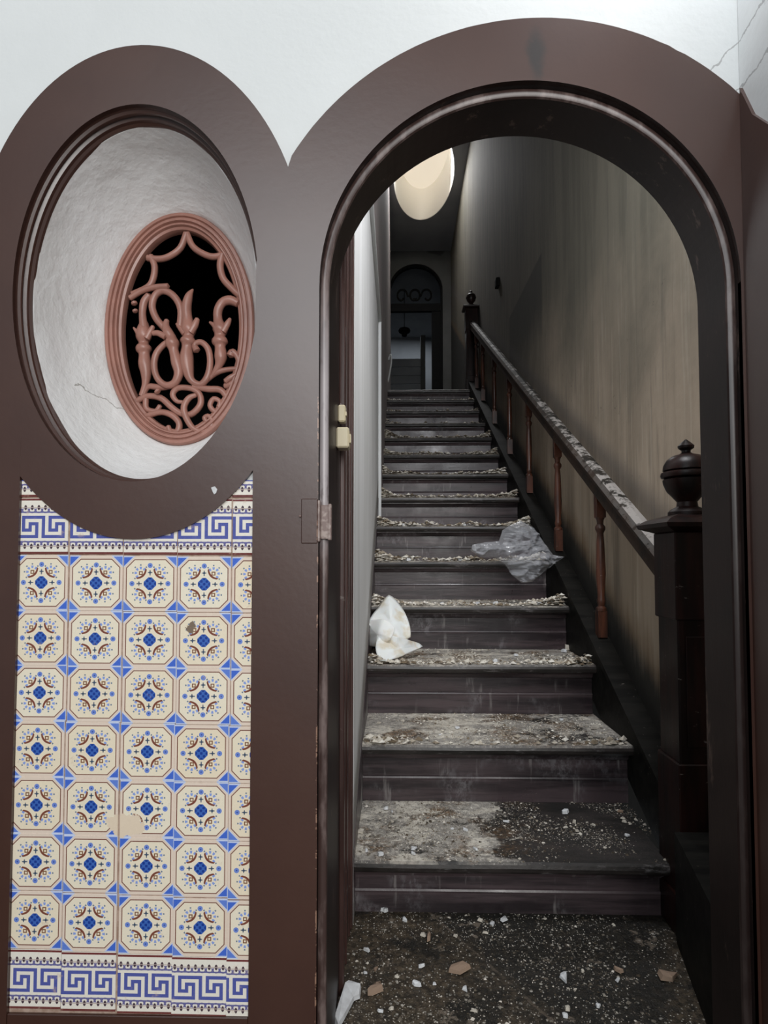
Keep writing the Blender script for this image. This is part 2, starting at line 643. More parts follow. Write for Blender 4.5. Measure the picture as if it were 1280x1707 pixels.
def m_bag():
    v, x, y, z = coords()
    b = S.nt.nodes['Principled BSDF']
    lw = S.nt.nodes.new('ShaderNodeLayerWeight')
    lw.inputs[0].default_value = .4
    n = noi(v, 30, 3)
    return {'Base Color': (.62, .64, .68), 'Roughness': .16, 'Alpha': (S(lw.outputs['Facing']) * .42 + ramp(n, .45, .7) * .10 + .05).clamp(),
            'Specular IOR Level': .9, 'bump': (noi(v, 45, 2), .4, .006)}


M_bag = mat('clear_crumpled_plastic', m_bag)
M_sky = mat('daylit_skylight_glass', lambda: {'Base Color': (.2, .2, .2), 'Emission Color': (.97, .83, .64), 'Emission Strength': .72})
M_well = mat('cream_skylight_well', lambda: {'Base Color': (.86, .83, .76), 'Roughness': .8})

BLUE, DEEP, CREAM = (.06, .145, .60), (.025, .065, .34), (.80, .70, .53)


def m_tile():
    v, X, Y, Z = coords('obj')
    x, z = X / .0955, Z / .0955
    ax, az = x.abs(), z.abs()
    u, w_ = mx(ax, az), mn(ax, az)
    dg = ax + az
    pv, px, py, pz = coords()
    oi = S.nt.nodes.new('ShaderNodeObjectInfo')
    rnd = S(oi.outputs['Random'])
    c = mixc(rnd, CREAM, (.82, .76, .62))
    outer = mx(u - .445, (dg - .735) * .707)
    c = mixc(outer.gt(0.0), c, (.74, .62, .52))
    c = mixc((outer + .004).abs().lt(.0085), c, (.19, .075, .055))
    tri = dg.gt(.79) 
    c = mixc(tri, c, mixc(((x * z).gt(0)) * .6, BLUE, (.16, .27, .68)))
    c = mixc(tri * mx(dg.lt(.812), u.gt(.488)), c, (.55, .62, .80))
    # centre rosette
    r = hyp(x, z)
    pat = ((x * 62).cos() * (z * 62).cos()).gt(.1)
    c = mixc((mx(u * .93, dg * .72)).lt(.108), c, mixc(pat, (.045, .13, .46), (.012, .045, .27)))
    # little crosses and flowers on the axes
    c = mixc(mx((u - .205).abs().lt(.009) * w_.lt(.042), (u - .20).abs().lt(.05) * w_.lt(.010)), c, (.10, .13, .19))
    c = mixc(hyp(u - .205, w_).lt(.022), c, (.05, .08, .13))
    fl = hyp(u - .335, w_)
    c = mixc(fl.lt(.047), c, (.16, .25, .62))
    c = mixc(fl.lt(.014), c, (.04, .08, .36))
    # corner fans
    a, b = ax - .172, az - .195
    s, t = (a + b) * .7071, (a - b) * .7071
    rr = hyp(s, t)
    ang = S.op('ARCTAN2', t, s)
    inr = ang.abs().lt(1.95)
    pet = rr.gt(.070) * rr.lt(.118) * inr * (ang * 8.2).cos().gt(-.15)
    c = mixc(pet, c, (.24, .34, .70))
    stm = rr.gt(.135) * rr.lt(.162) * inr * (ang * 8.2).cos().gt(.72)
    c = mixc(stm, c, (.16, .22, .30))
    sq = mx(a.abs(), b.abs())
    c = mixc(sq.lt(.036) * sq.gt(.017), c, (.22, .10, .05))
    cur = (s + .062 - t * t * 3.2).abs().lt(.019) * t.abs().lt(.125)
    c = mixc(cur, c, (.20, .062, .04))
    # wear: crazing dirt and the mortar smear over two tiles
    n = noi(pv, 40, 5, .7)
    c = mixc(ramp(n, .62, .72) * .45, c, (.55, .42, .32))
    p = at(208, 1376, W0)
    sm = hyp(px - p.x, (pz - p.z) * 1.5) + (n - .5) * .05
    c = mixc(sm.lt(.030), c, (.74, .62, .48))
    p = at(318, 1045, W0)
    c = mixc((hyp(px - p.x, pz - p.z) + (n - .5) * .05).lt(.008), c, (.2, .15, .11))
    return {'Base Color': c, 'Roughness': ramp(n, .4, .75) * .35 + .17, 'bump': (noi(pv, 14, 3), .08, .003)}


def m_border():
    v, X, Y, Z = coords('obj')
    x, z = X / .0955 + .5, Z / .100 + .5      # 0..1 across and up
    pv, px, py, pz = coords()
    n = noi(pv, 40, 5, .7)
    c = mixc(0.0, (.80, .76, .68), (1, 1, 1))
    g = (x * 2).fract() * 8.0                   # eight columns per key
    row = (1 - (z - .285) / .40) * 7.0          # seven rows, downwards

    def cell(c0, r0, c1, r1):
        return (g - (c0 + c1 + 1) / 2).abs().lt((c1 - c0 + 1) / 2) * (row - (r0 + r1 + 1) / 2).abs().lt((r1 - r0 + 1) / 2)
    k = None
    for q in ((0, 0, 0, 6), (0, 6, 6, 6), (6, 2, 6, 6), (4, 2, 6, 2), (4, 2, 4, 4), (2, 4, 4, 4), (2, 0, 2, 4), (2, 0, 7, 0)):
        e = cell(*q)
        k = e if k is None else mx(k, e)
    c = mixc(k, c, (.085, .105, .36))
    # beaded bands above and below
    zz = (z - .485).abs()                        # distance from the middle line
    bz = zz - .345
    bx = (x * 8).fract() - .5
    c = mixc((zz - .262).abs().lt(.013), c, (.13, .15, .36))
    c = mixc(((hyp(bx * .1, bz + .045) - .045).abs().lt(.010)) * bz.lt(-.015), c, (.14, .13, .30))
    c = mixc((hyp(bx * .1, bz * .45)).lt(.021), c, (.07, .045, .06))
    c = mixc(bz.abs().lt(.006), c, (.45, .36, .34))
    c = mixc((z - .955).gt(0) * z.lt(.99), c, (.16, .035, .035))
    c = mixc(z.lt(.045), c, (.16, .045, .04))
    c = mixc(ramp(n, .58, .72) * .5, c, (.55, .40, .30))
    return {'Base Color': c, 'Roughness': ramp(n, .4, .75) * .35 + .2, 'bump': (noi(pv, 14, 3), .08, .003)}


M_tile = mat('painted_octagon_tile', m_tile)
M_border = mat('greek_key_border_tile', m_border)

# ================================================================ STRUCTURE
# opening of the arch on the front wall
pL, pR = at(531, 900, W0), at(1243, 900, W0)
AX = (pL.x + pR.x) / 2
AR = (pR.x - pL.x) / 2
AZ = at(887, 137, W0).z - AR           # springing height


def arch_path(r_in=0.0, n=64, z0=FLOOR - .05):
    """left foot, up, round, down to the right foot; r_in moves inwards"""
    R = AR - r_in
    P = [(AX - R, z0 + (AZ - z0) * k / 14) for k in range(14)]
    P += [(AX - R * math.cos(PI * k / n), AZ + R * math.sin(PI * k / n)) for k in range(n + 1)]
    P += [(AX + R, AZ - (AZ - z0) * (k + 1) / 14) for k in range(14)]
    return P


# ring of the oval niche
oc = at(232, 496, W0)
OA = (at(428 + 3, 496, W0).x - at(37 - 14, 496, W0).x) / 2
OX = (at(428 + 3, 496, W0).x + at(37 - 14, 496, W0).x) / 2
OZT, OZB = at(232, 176, W0).z, at(232, 803, W0).z
OB, OZ = (OZT - OZB) / 2, (OZT + OZB) / 2
XWL, XWR, ZT = -2.2, 1.6, 6.0
outer = [(XWL, -.02)] + [(XWL, ZT), (XWR, ZT), (XWR, -.02)] + list(reversed(arch_path(-.002, z0=-.02)))
wall_front = obj('wall_front', slab([outer, ell(OX, OZ, OA + .001, OB + .001), [(-.05, 2.2), (.78, 2.2), (.78, 3.1), (-.05, 3.1)]], W0 + .006, W0 + .12), M_white, kind='structure')  # upper hole is an added, unseen opening to let light into the stairwell

# brown surround: arch band and pillar (one painted piece), left pilaster, oval ring
cusp = at(487, 262, W0)
Ro = at(887, 18, W0).z - AZ
acx = AX
t0 = math.acos(max(-1, min(1, (cusp.x - acx) / Ro)))
dz0 = cusp.z - (AZ + Ro * math.sin(t0))
arc = []
for k in range(81):
    t = t0 + (-.06 - t0) * k / 80
    wob = .0016 * noise.noise(Vector((k * .9, 0, 0))) * (1 if k > 45 else .25)
    arc.append((acx + (Ro + wob + .015 * (k / 80)) * math.cos(t), AZ + dz0 * (1 - k / 80) + (Ro + wob + .015 * k / 80) * math.sin(t)))
pm = at(428, 440, W0)
pil = at(421.5, 900, W0).x
band = arc + [(arc[-1][0], -.02)] + [(p[0], p[1]) for p in reversed(arch_path(0, z0=-.02))] + [(pil, -.02), (pil, at(424, 700, W0).z), (pm.x, pm.z)]
arch_trim = obj('trim_1', slab([band], W0 - .0045, W0 + .0055), M_brown, kind='structure')
lx = at(25, 1200, W0).x
obj('trim_2', slab([[(lx - .4, -.02), (lx - .4, at(10, 730, W0).z), (lx + .001, at(10, 730, W0).z), (lx, -.02)]], W0 - .0042, W0 + .0058), M_brown, kind='structure')
ocx, oczT, oczB = at(230, 488, W0), at(230, 78, W0).z, at(230, 899, W0).z
ring_out = ell(ocx.x, (oczT + oczB) / 2, .309 * 1.0, (oczT - oczB) / 2, 128)
xmax = AX - AR - .002
ring_out = [(min(x, xmax), z) for x, z in ring_out]
ring = empty('trim_3', (OX, W0, OZ))
ring['kind'] = 'structure'
keep(obj('ring_band', slab([ring_out, ell(OX, OZ, OA, OB, 128)], W0 - .0038, W0 + .0054), M_brown), ring)
prof = [(0, -.0038), (0, .010), (.004, .013), (.004, .017), (.001, .020), (.001, .024), (.0065, .027), (.0065, .034), (.010, .038), (.010, .045)]
bm = bmesh.new()
sweep(bm, [[(x, W0 + d, z) for x, z in ell(OX, OZ, OA - i, OB - i, 128)] for i, d in prof], True)
keep(obj('inner_moulding', bm, M_brown, smooth=True), ring)
p = at(357, 817, W0 - .0045)
bm = bmesh.new()
vs = [bm.verts.new((p.x + a * .0011, p.y - .0006 - .0006 * (i % 2), p.z + b * .0011)) for i, (a, b) in enumerate([(-5, 4), (1, 6), (5, 1), (3, -5), (0, -7), (-2, -3)])]
bm.faces.new(vs)
r = bmesh.ops.extrude_face_region(bm, geom=list(bm.faces))
for v_ in [g for g in r['geom'] if isinstance(g, bmesh.types.BMVert)]:
    v_.co.y += .002
fl = keep(obj('paint_fleck', bm, M_chipw), ring)
fl['label'] = 'small white fleck of paint'

# splayed white niche
GY = 1.275
g1 = at(300, 548, GY)
GA, GB = .128 * GY, .200 * GY
bm = bmesh.new()
paths = []
N = 128
for k in range(13):
    s = k / 12
    ca = OX + (g1.x - OX) * s
    cz = OZ + (g1.z - OZ) * s
    bulge = .010 * math.sin(PI * s)
    a = (OA - .0095) * (1 - s) + (GA - .004) * s + bulge
    b = (OB - .0095) * (1 - s) + (GB - .004) * s + bulge
    yy = W0 + .040 + (GY + .01 - W0 - .040) * s
    ring_p = []
    for (x, z) in ell(ca, cz, a, b, N):
        n_ = noise.noise(Vector((x * 14, z * 14, s * 3))) * .0022 * (1 if k else 1.6)
        dx, dz = x - ca, z - cz
        L = math.hypot(dx, dz)
        ring_p.append((x + dx / L * n_, yy, z + dz / L * n_))
    paths.append(ring_p)
for s_ in (1.0,):
    paths.append([(x, GY + .03, z) for x, z in ell(g1.x, g1.z, GA + .05, GB + .05, N)])
    paths.append([(x, W0 + .06, z) for x, z in ell(OX, OZ, OA + .04, OB + .04, N)])
    paths.append(paths[0])
sweep(bm, paths, True)
bmesh.ops.remove_doubles(bm, verts=bm.verts, dist=1e-5)
niche = obj('wall_niche', bm, M_niche, kind='structure', smooth=True)

# unlit room behind the grille
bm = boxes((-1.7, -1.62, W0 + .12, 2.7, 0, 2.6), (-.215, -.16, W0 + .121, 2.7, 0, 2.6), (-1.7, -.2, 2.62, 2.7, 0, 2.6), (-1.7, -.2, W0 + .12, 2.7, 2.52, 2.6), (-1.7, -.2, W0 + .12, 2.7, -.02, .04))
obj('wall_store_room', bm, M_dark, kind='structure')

# stairwell shell
bm = boxes((-.16, -.124, 1.55, 4.6 + .001, 0, 2.6))
bm2 = boxes((XL - .05, XL - .005, 1.555, 3.57, 0, CEIL))
bm.free()
wall_left = obj('wall_left', bm2, M_lwall, kind='structure')
obj('wall_left_upper', boxes((XL - .05, XL + .010, 3.575, YB, 0, CEIL), (XL - .05, XL + .010, 2.15, 3.575, 2.40, CEIL)), M_lwall2, kind='structure')
tp = obj('trim_4', boxes((XL - .006, XL + .0125, 3.555, 3.577, 1.15, 2.40), (XL - .006, XL + .0125, 2.15, 3.577, 2.385, 2.402), bev=.002), M_white, kind='structure')
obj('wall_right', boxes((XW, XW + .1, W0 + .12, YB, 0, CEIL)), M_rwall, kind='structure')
# back wall with an arched doorway
pa, pb = at(648, 500, YB), at(738, 500, YB)
hx, hr = (pa.x + pb.x) / 2, (pb.x - pa.x) / 2
hz = at(693, 440, YB).z - hr
hole = [(hx - hr, LAND), ] + [(hx - hr * math.cos(PI * k / 24), hz + hr * math.sin(PI * k / 24)) for k in range(25)] + [(hx + hr, LAND)]
obj('wall_back', slab([[(-1.5, LAND)] + hole + [(1.6, LAND), (1.6, CEIL), (-1.5, CEIL)]], YB, YB + .14), M_back, kind='structure')
obj('wall_hall', boxes((-1.4, -1.3, YB + .14, 13, LAND, CEIL), (1.5, 1.6, YB + .14, 13, LAND, CEIL), (-1.4, 1.6, 12.9, 13, LAND, CEIL)), M_hall, kind='structure')
# ceiling with the oval skylight hole (seen from below)
sk0 = CAM + (at(703, 366, 1) - CAM) * ((CEIL - CAM.z) / (at(703, 366, 1).z - CAM.z))
skx, sky_, ska, skb = .385, sk0.y - .90, .375, .93
sky_ = sk0.y - skb
skx = (at(706, 330, sky_).x)
bm = slab([[(-1.5, W0 + .12), (1.6, W0 + .12), (1.6, 13), (-1.5, 13)], ell(skx, sky_, ska, skb, 72)], 0, .08)
for v_ in bm.verts:
    v_.co = Vector((v_.co.x, v_.co.z, CEIL + v_.co.y))
obj('ceiling', bm, M_hall, kind='structure')
sw = empty('window_2', (skx, sky_, CEIL))
sw['kind'] = 'structure'
bm = bmesh.new()
sweep(bm, [[(x, y, z_) for x, y in ell(skx, sky_, ska + e_, skb + e_, 72)] for e_, z_ in ((.002, CEIL - .004), (-.006, CEIL + .02), (-.03, CEIL + .10), (-.05, CEIL + .30), (-.05, CEIL + .42))], True)
keep(obj('skylight_well', bm, M_well, smooth=True), sw)
bm = bmesh.new()
sweep(bm, [[(skx + (x - skx) * q, sky_ + (y - sky_) * q, CEIL + .42 + .10 * (1 - q * q)) for x, y in ell(skx, sky_, ska - .04, skb - .04, 72)] for q in (1, .85, .6, .3, .02)], True)
keep(obj('skylight_pane', bm, M_sky, smooth=True), sw)

# floors
floor = obj('floor', boxes((-2.2, XR + .12, -1.2, 1.66, FLOOR - .06, FLOOR)), M_floor, kind='structure')
obj('floor_landing', boxes((-1.5, 1.6, 5.99 + .05, 13, LAND - .12, LAND - .001)), M_back, kind='structure')

# arch reveal with its bead
rev = empty('door_1', (AX, W0, FLOOR))
rev['kind'] = 'structure'


def skin(name, prof, m, sm=True):
    bm = bmesh.new()
    sweep(bm, [[(x, W0 + d, z) for x, z in arch_path(i)] for i, d in prof])
    o = obj(name, bm, m, smooth=sm)
    return keep(o, rev)


skin('outer_rebate', [(0, -.0045), (0, .016)], M_jamb)
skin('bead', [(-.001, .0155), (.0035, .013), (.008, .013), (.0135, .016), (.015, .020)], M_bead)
skin('reveal', [(.0145, .0195), (.0145, .118), (.010, .120)], M_jamb, False)
# left return of the door frame: plain strip then reeded casing, running into the stairwell
xr = AX - AR
keep(obj('frame_strip', boxes((xr - .03, xr + .0138, W0 + .119, 1.30, FLOOR, 2.3)), M_jamb), rev)
cs = keep(obj('door_casing', boxes((XL - .05, XL - .017, 1.30, 1.556, FLOOR, 2.3)), M_case), rev)
for k, (ya, yb, dx) in enumerate(((1.302, 1.325, .010), (1.345, 1.385, .004), (1.40, 1.412, .008), (1.44, 1.49, .004), (1.50, 1.512, .008), (1.53, 1.556, .011))):
    bm = boxes((XL - .018, XL - .017 + dx, ya, yb, FLOOR, 2.3), bev=.002)
    o = obj('reed', bm, M_case)
    o.parent = cs
    o.location = -Vector(cs.location) - Vector(rev.location)
# paint-clogged lock keep on the pillar edge
lk = empty('lock_keep', at(522, 870, W0))
zc0, zc1 = at(522, 906, W0).z, at(522, 832, W0).z
keep(obj('face_plate', boxes((at(503, 870, W0).x, xr - .001, W0 - .0075, W0 - .0046, zc0, zc1), bev=.0012), M_brown), lk)
keep(obj('edge_plate', boxes((xr - .001, xr + .003, W0 - .0075, W0 + .017, zc0 + .003, zc1 - .003), bev=.001), M_metal), lk)
keep(obj('keeper', boxes((xr + .003, xr + .021, W0 + .004, W0 + .012, zc0 + .008, zc0 + .068), (xr + .016, xr + .022, W0 + .002, W0 + .014, zc0 + .006, zc0 + .07), bev=.001), M_metal), lk)
bm = bmesh.new()
tube(bm, [(at(503, 861, W0).x - .002, W0 - .009, at(503, 861, W0).z), (at(503, 861, W0).x - .002, W0 - .004, at(503, 861, W0).z)], .002, 8)
keep(obj('nail_head', bm, M_metal), lk)
tag(lk, 'paint-clogged iron lock keep set into the brown pillar edge', 'lock')

# right-hand return wall, brown dado below, white above
xj = at(1246, 900, W0).x
obj('wall_return', boxes((xj + .008, xj + .3, .45, W0 + .005, -.02, 6)), M_white, kind='structure')
bm = bmesh.new()
zA, zB = at(1246, 150, W0).z, at(1280, 190, 1.01).z
P = [(.45, -.02), (.45, zB - .55), (.60, zB - .42), (.75, zB - .28), (.88, zB - .15), (.95, zB - .07), (1.01, zB), (W0 - .005, zA), (W0 - .005, -.02)]
va = [bm.verts.new((xj + .002, y, z)) for y, z in P]
vb = [bm.verts.new((xj + .009, y, z)) for y, z in P]
bm.faces.new(va)
bm.faces.new(vb)
for i in range(len(P)):
    bm.faces.new((va[i], va[(i + 1) % len(P)], vb[(i + 1) % len(P)], vb[i]))
obj('trim_5', bm, M_brown, kind='structure')

# ---------------------------------------------------------------- tiles on the front wall
TP = .0955
tz0 = W0 + .0050
pr = at(421.5, 1200, W0).x + .0
obj('wall_tile_bed', boxes((lx - .02, pil + .02, tz0 - .0014, W0 + .0062, FLOOR, at(200, 806, W0).z)), M_grout, kind='structure')
obj('baseboard_front', boxes((lx + .0, pil - .001, W0 - .0025, W0 + .003, -.02, at(200, 1692, W0).z), bev=.001), M_brown, kind='structure')


def tile_mesh(x0, x1, z0, z1, m, name):
    bm = boxes((x0, x1, 0, .0030, z0, z1))
    es = [e for e in bm.edges if all(abs(v.co.y) < 1e-6 for v in e.verts)]
    bmesh.ops.bevel(bm, geom=es, offset=.0006, segments=1, affect='EDGES')
    bmesh.ops.recalc_face_normals(bm, faces=bm.faces)
    me = bpy.data.meshes.new(name)
    bm.to_mesh(me)
    bm.free()
    me.materials.append(m)
    return me


random.seed(4)
colx = [157 - 91.3, 157, 157 + 90.3, 157 + 2 * 90.3, 157 + 3 * 90.6]
rows = [972.5, 1066, 1158, 1252.5, 1347.5, 1443, 1541]
cache = {}


def put_tile(cx, cz, kindm, name, half, ztop=None):
    """clip a tile to the panel between the two brown pilasters"""
    x0, x1 = max(-TP / 2 + .0003, lx + .0005 - cx), min(TP / 2 - .0003, pil - .0005 - cx)
    if x1 - x0 < .008:
        return
    top = half if ztop is None else ztop - cz
    key = (kindm.name, round(x0, 4), round(x1, 4), round(half, 4), round(top, 4))
    if key not in cache:
        cache[key] = tile_mesh(x0, x1, -half, top, kindm, name)
    o = bpy.data.objects.new(name, cache[key])
    C.objects.link(o)
    o.parent = wall_front
    o.location = (cx, tz0 - .003 - random.random() * .0006, cz)
    o.rotation_euler = (random.uniform(-.004, .004), 0, random.uniform(-.004, .004))
    return o


for j, ry in enumerate(rows):
    for i, cx_ in enumerate(colx):
        px = cx_ - (j / 6) * (9 if i < 2 else 5) + (2 if j < 3 else 0)
        p = at(px, ry + (i - 1.5) * (1.0 + j * .55), W0)
        put_tile(p.x, p.z, M_tile, 'tile', TP / 2 * 1.035 - .0006)
for i, cx_ in enumerate(colx):
    p = at(cx_ - 11 + (4 if i > 1 else 0), 1640 + (i - 1.5) * 4.2, W0)
    put_tile(p.x, p.z, M_border, 'border_tile', .0497)
    p = at(cx_ + 3, 877.5 + (i - 1.5) * .4, W0)
    put_tile(p.x, p.z, M_border, 'border_tile', .0497)
    if i in (0, 4):
        p = at(cx_ + 3, 782, W0)
        put_tile(p.x, p.z, M_border, 'border_tile', .0497, at(cx_, 800, W0).z)

# ---------------------------------------------------------------- grille window
win = empty('window_1', (g1.x, GY, g1.z))
win['kind'] = 'structure'
prof = [(0, .008), (0, -.006), (.003, -.010), (.009, -.010), (.011, -.006), (.012, -.006), (.014, -.010), (.019, -.010), (.021, -.004), (.022, -.004), (.024, -.007), (.027, -.007), (.029, -.001), (.034, .001), (.036, .006), (.036, .018)]
bm = bmesh.new()
sweep(bm, [[(x, GY + d, z) for x, z in ell(g1.x, g1.z, GA - i, GB - i, 96)] for i, d in prof], True)
keep(obj('window_frame', bm, M_terra, smooth=True), win)


def stroke(name, pts, rdef=20, dy=0.012, parent=win, m=M_terra, org=(160, 330), sc=3.971, Y=GY, seg=4, n=10, flat=1.0):
    P = []
    for q in pts:
        r = q[2] if len(q) > 2 else rdef
        v = at(org[0] + q[0] / sc, org[1] + q[1] / sc, Y + dy - .008)
        P.append((v.x, v.y, v.z, r / sc * (Y + dy) / F))
    P = catmull(P, seg)
    bm = bmesh.new()
    tube(bm, [q[:3] for q in P], [max(q[3], .0005) for q in P], n, flat=flat)
    return keep(obj(name, bm, m, smooth=True), parent)


stroke('scallop_bar', [(598, 235), (560, 330), (490, 385), (420, 405), (340, 398)], 22)
stroke('scallop_bar', [(602, 235), (640, 320), (710, 370), (780, 390), (855, 372)], 22)
stroke('scallop_bar', [(360, 385), (388, 450), (380, 530), (345, 590), (240, 640)], 22)
stroke('scallop_bar', [(835, 380), (822, 450), (840, 530), (890, 590), (965, 660)], 24)
stroke('scroll_bar', [(225, 665), (300, 618), (390, 592), (478, 585)], 20, .006)
stroke('scroll_bar', [(352, 645, 24), (318, 690, 26), (308, 770, 24), (318, 860, 30)], 24, .008)
stroke('scroll_bar', [(555, 860), (562, 740), (520, 655), (450, 615), (392, 645), (372, 720), (400, 800), (450, 860), (500, 930)], 24, .010)
stroke('baluster', [(318, 820, 26), (316, 880, 48), (316, 925, 50), (316, 962, 32), (316, 985, 50), (317, 1010, 50), (320, 1035, 36), (325, 1100, 44), (332, 1170, 34), (325, 1240, 22), (300, 1310, 18)], 30, .012)
stroke('leaf', [(248, 858, 6), (275, 890, 16), (300, 925, 22)], 14, .006)
stroke('leaf', [(378, 850, 14), (360, 885, 20), (335, 930, 24)], 14, .004)
stroke('baluster', [(642, 605, 6), (615, 650, 26), (598, 730, 34), (606, 810, 36), (614, 870, 50), (612, 915, 36), (610, 938, 50), (608, 958, 50), (604, 985, 36), (600, 1060, 46), (606, 1130, 42), (630, 1205, 26), (690, 1235, 22), (738, 1185, 24), (756, 1090, 22), (742, 1000, 22), (695, 955, 20), (652, 972, 20), (668, 1012, 26)], 30, .010)
stroke('leaf', [(672, 800, 16), (655, 840, 24), (625, 890, 26)], 14, .004)
stroke('leaf', [(532, 832, 8), (560, 865, 18), (590, 900, 24)], 14, .006)
stroke('baluster', [(470, 808, 16), (462, 850, 26), (478, 895, 36), (498, 925, 34), (502, 950, 46), (508, 972, 46), (515, 1010, 32), (535, 1090, 38), (548, 1160, 32), (520, 1225, 26), (460, 1240, 24), (405, 1190, 22), (385, 1110, 22), (400, 1030, 22), (450, 970, 20), (490, 950, 20)], 30, .008)
stroke('leaf', [(375, 898, 16), (410, 895, 20), (460, 920, 22)], 14, .004)
stroke('baluster', [(940, 700, 26), (890, 678, 32), (838, 692, 30), (808, 745, 30), (808, 810, 32), (822, 870, 50), (820, 912, 36), (820, 938, 52), (820, 962, 52), (822, 985, 36), (826, 1050, 42), (812, 1110, 26), (770, 1175, 14)], 30, .010)
stroke('leaf', [(752, 822, 8), (785, 848, 18), (808, 890, 24)], 14, .006)
stroke('leaf', [(888, 798, 10), (872, 830, 20), (840, 885, 24)], 14, .004)
stroke('scroll_bar', [(890, 1045, 28), (905, 1020, 24), (940, 1060, 20), (945, 1130, 20), (930, 1190, 22), (895, 1235, 26), (850, 1245, 18)], 22, .010)
stroke('scroll_bar', [(735, 1210, 14), (790, 1160, 20), (860, 1138, 18), (940, 1130, 16)], 16, .012)
stroke('scroll_bar', [(855, 1215, 18), (890, 1190, 20), (925, 1165, 12)], 16, .004)
stroke('scroll_bar', [(270, 1345, 20), (340, 1312, 20), (430, 1325, 22), (500, 1385, 22), (560, 1425, 22), (630, 1432, 22), (690, 1370, 22), (686, 1300, 20), (630, 1262, 20), (545, 1258, 20), (508, 1300, 20), (535, 1345, 16), (580, 1352, 12)], 20, .012)
stroke('scroll_bar', [(662, 1305, 14), (615, 1325, 20), (582, 1385, 22), (600, 1460, 22), (650, 1530, 20), (725, 1545, 20), (770, 1495, 18), (750, 1445, 16), (718, 1455, 16), (735, 1485, 18)], 20, .006)
stroke('scroll_bar', [(640, 1250, 18), (740, 1265, 22), (825, 1272, 22), (870, 1335, 22), (850, 1405, 22), (795, 1420, 20), (755, 1375, 18), (780, 1330, 18), (820, 1348, 16), (812, 1385, 18)], 20, .012)
stroke('scroll_bar', [(330, 1445, 20), (430, 1418, 20), (505, 1440, 22), (550, 1490, 22), (540, 1545, 22), (495, 1550, 20), (478, 1510, 16)], 20, .012)
stroke('scroll_bar', [(330, 1330, 20), (335, 1395, 20), (395, 1412, 18), (425, 1375, 16)], 18, .014)
stroke('scroll_bar', [(520, 1240, 20), (430, 1255, 22), (345, 1250, 20), (310, 1310, 20)], 20, .014)
stroke('bead', [(404, 1275, 22), (412, 1285, 22)], 22, .0)
stroke('bead', [(252, 690, 20), (256, 704, 20)], 22, .006)
stroke('bead', [(258, 742, 18), (262, 754, 18)], 22, .006)

# ================================================================ STAIRCASE
stair = empty('staircase', (0, D0 + GO, FLOOR))
tag(stair, 'steep dark wooden staircase littered with plaster, rising between two walls', 'staircase')


def prism(prof, x0, x1, nx=1, wob=0.0):
    bm = bmesh.new()
    R = []
    for k in range(nx + 1):
        x = x0 + (x1 - x0) * k / nx
        R.append([bm.verts.new((x, y, z + wob * noise.noise(Vector((x * 3, y * 5, z)))) ) for y, z in prof])
    n = len(prof)
    for k in range(nx):
        for i in range(n):
            bm.faces.new((R[k][i], R[k][(i + 1) % n], R[k + 1][(i + 1) % n], R[k + 1][i]))
    bm.faces.new(R[0])
    bm.faces.new(R[-1])
    return bm


T = .030
nos = [(.006, 0), (.001, -.006), (-.001, -.015), (.001, -.024), (.006, -T)]
for n in range(1, 15):
    D = D0 + n * GO
    z = n * RISE
    hh = RISE if n > 1 else RISE - FLOOR
    x1 = XR if n > 1 else XR - .04
    x0 = XL - .004 if n < 7 else XL + .0105
    back = D + GO + .052 if n < 14 else D + .35
    pr_t = [(D + a, z + b) for a, b in nos] + [(back, z - T), (back, z)]
    tr = obj('tread', prism(pr_t, x0, x1, 8, .003), M_tread)
    keep(tr, stair)
    rb = z - hh
    yr = D + .050
    mid = rb + (hh - T) * .46
    pr_r = [(yr + .02, z - T), (yr, z - T), (yr, mid + .006), (yr - .004, mid + .004), (yr - .006, mid - .001), (yr - .0045, mid - .006), (yr - .0045, rb + .0), (yr + .02, rb)]
    ri = obj('riser', prism(pr_r, x0, x1 - .004), M_riser)
    keep(ri, stair)
    c = [(yr, z - T), (yr - .022, z - T), (yr - .022, z - T - .006), (yr - .016, z - T - .010), (yr - .010, z - T - .020), (yr - .008, z - T - .024), (yr, z - T - .026)]
    mo = obj('cove_moulding', prism(c, x0, x1 - .004), M_riser)
    mo.parent = ri
    mo.location = -Vector(ri.location) - Vector(stair.location)
# string on the right, its top just above the nosings
ya, yb = 1.50, 6.12
st_p = [(ya, nose_z(ya) + .05), (yb, nose_z(yb) + .05), (yb, nose_z(yb) - .42), (ya, max(FLOOR, nose_z(ya) - .3))]
keep(obj('stringer', prism(st_p, XR - .002, XR + .055, 1), M_black), stair)
cp = [(ya, nose_z(ya) + .05), (yb, nose_z(yb) + .05), (yb, nose_z(yb) + .068), (ya, nose_z(ya) + .068)]
keep(obj('stringer_cap', prism(cp, XR - .010, XR + .063, 1), M_black), stair)
sk = [(ya, nose_z(ya) - .1), (yb, nose_z(yb) - .1), (yb, nose_z(yb) + .035), (ya, nose_z(ya) + .035)]
keep(obj('stringer', prism([(1.56, nose_z(1.56) - .1), (3.57, nose_z(3.57) - .1), (3.57, nose_z(3.57) + .02), (1.56, nose_z(1.56) + .035)], XL - .006, XL - .0035, 1), M_riser), stair)

# railing
rail = empty('stair_railing', (.77, 1.57, FLOOR))
tag(rail, 'dark wooden stair railing with turned balusters and ball-topped newel, right of the steps', 'railing')
RX = .772
ra, rb_ = at(1096, 925, 1.66), None
y0r, y1r = 1.62, 6.08


def rail_z(Y): return .965 + .556 * (Y - 1.80) + .006


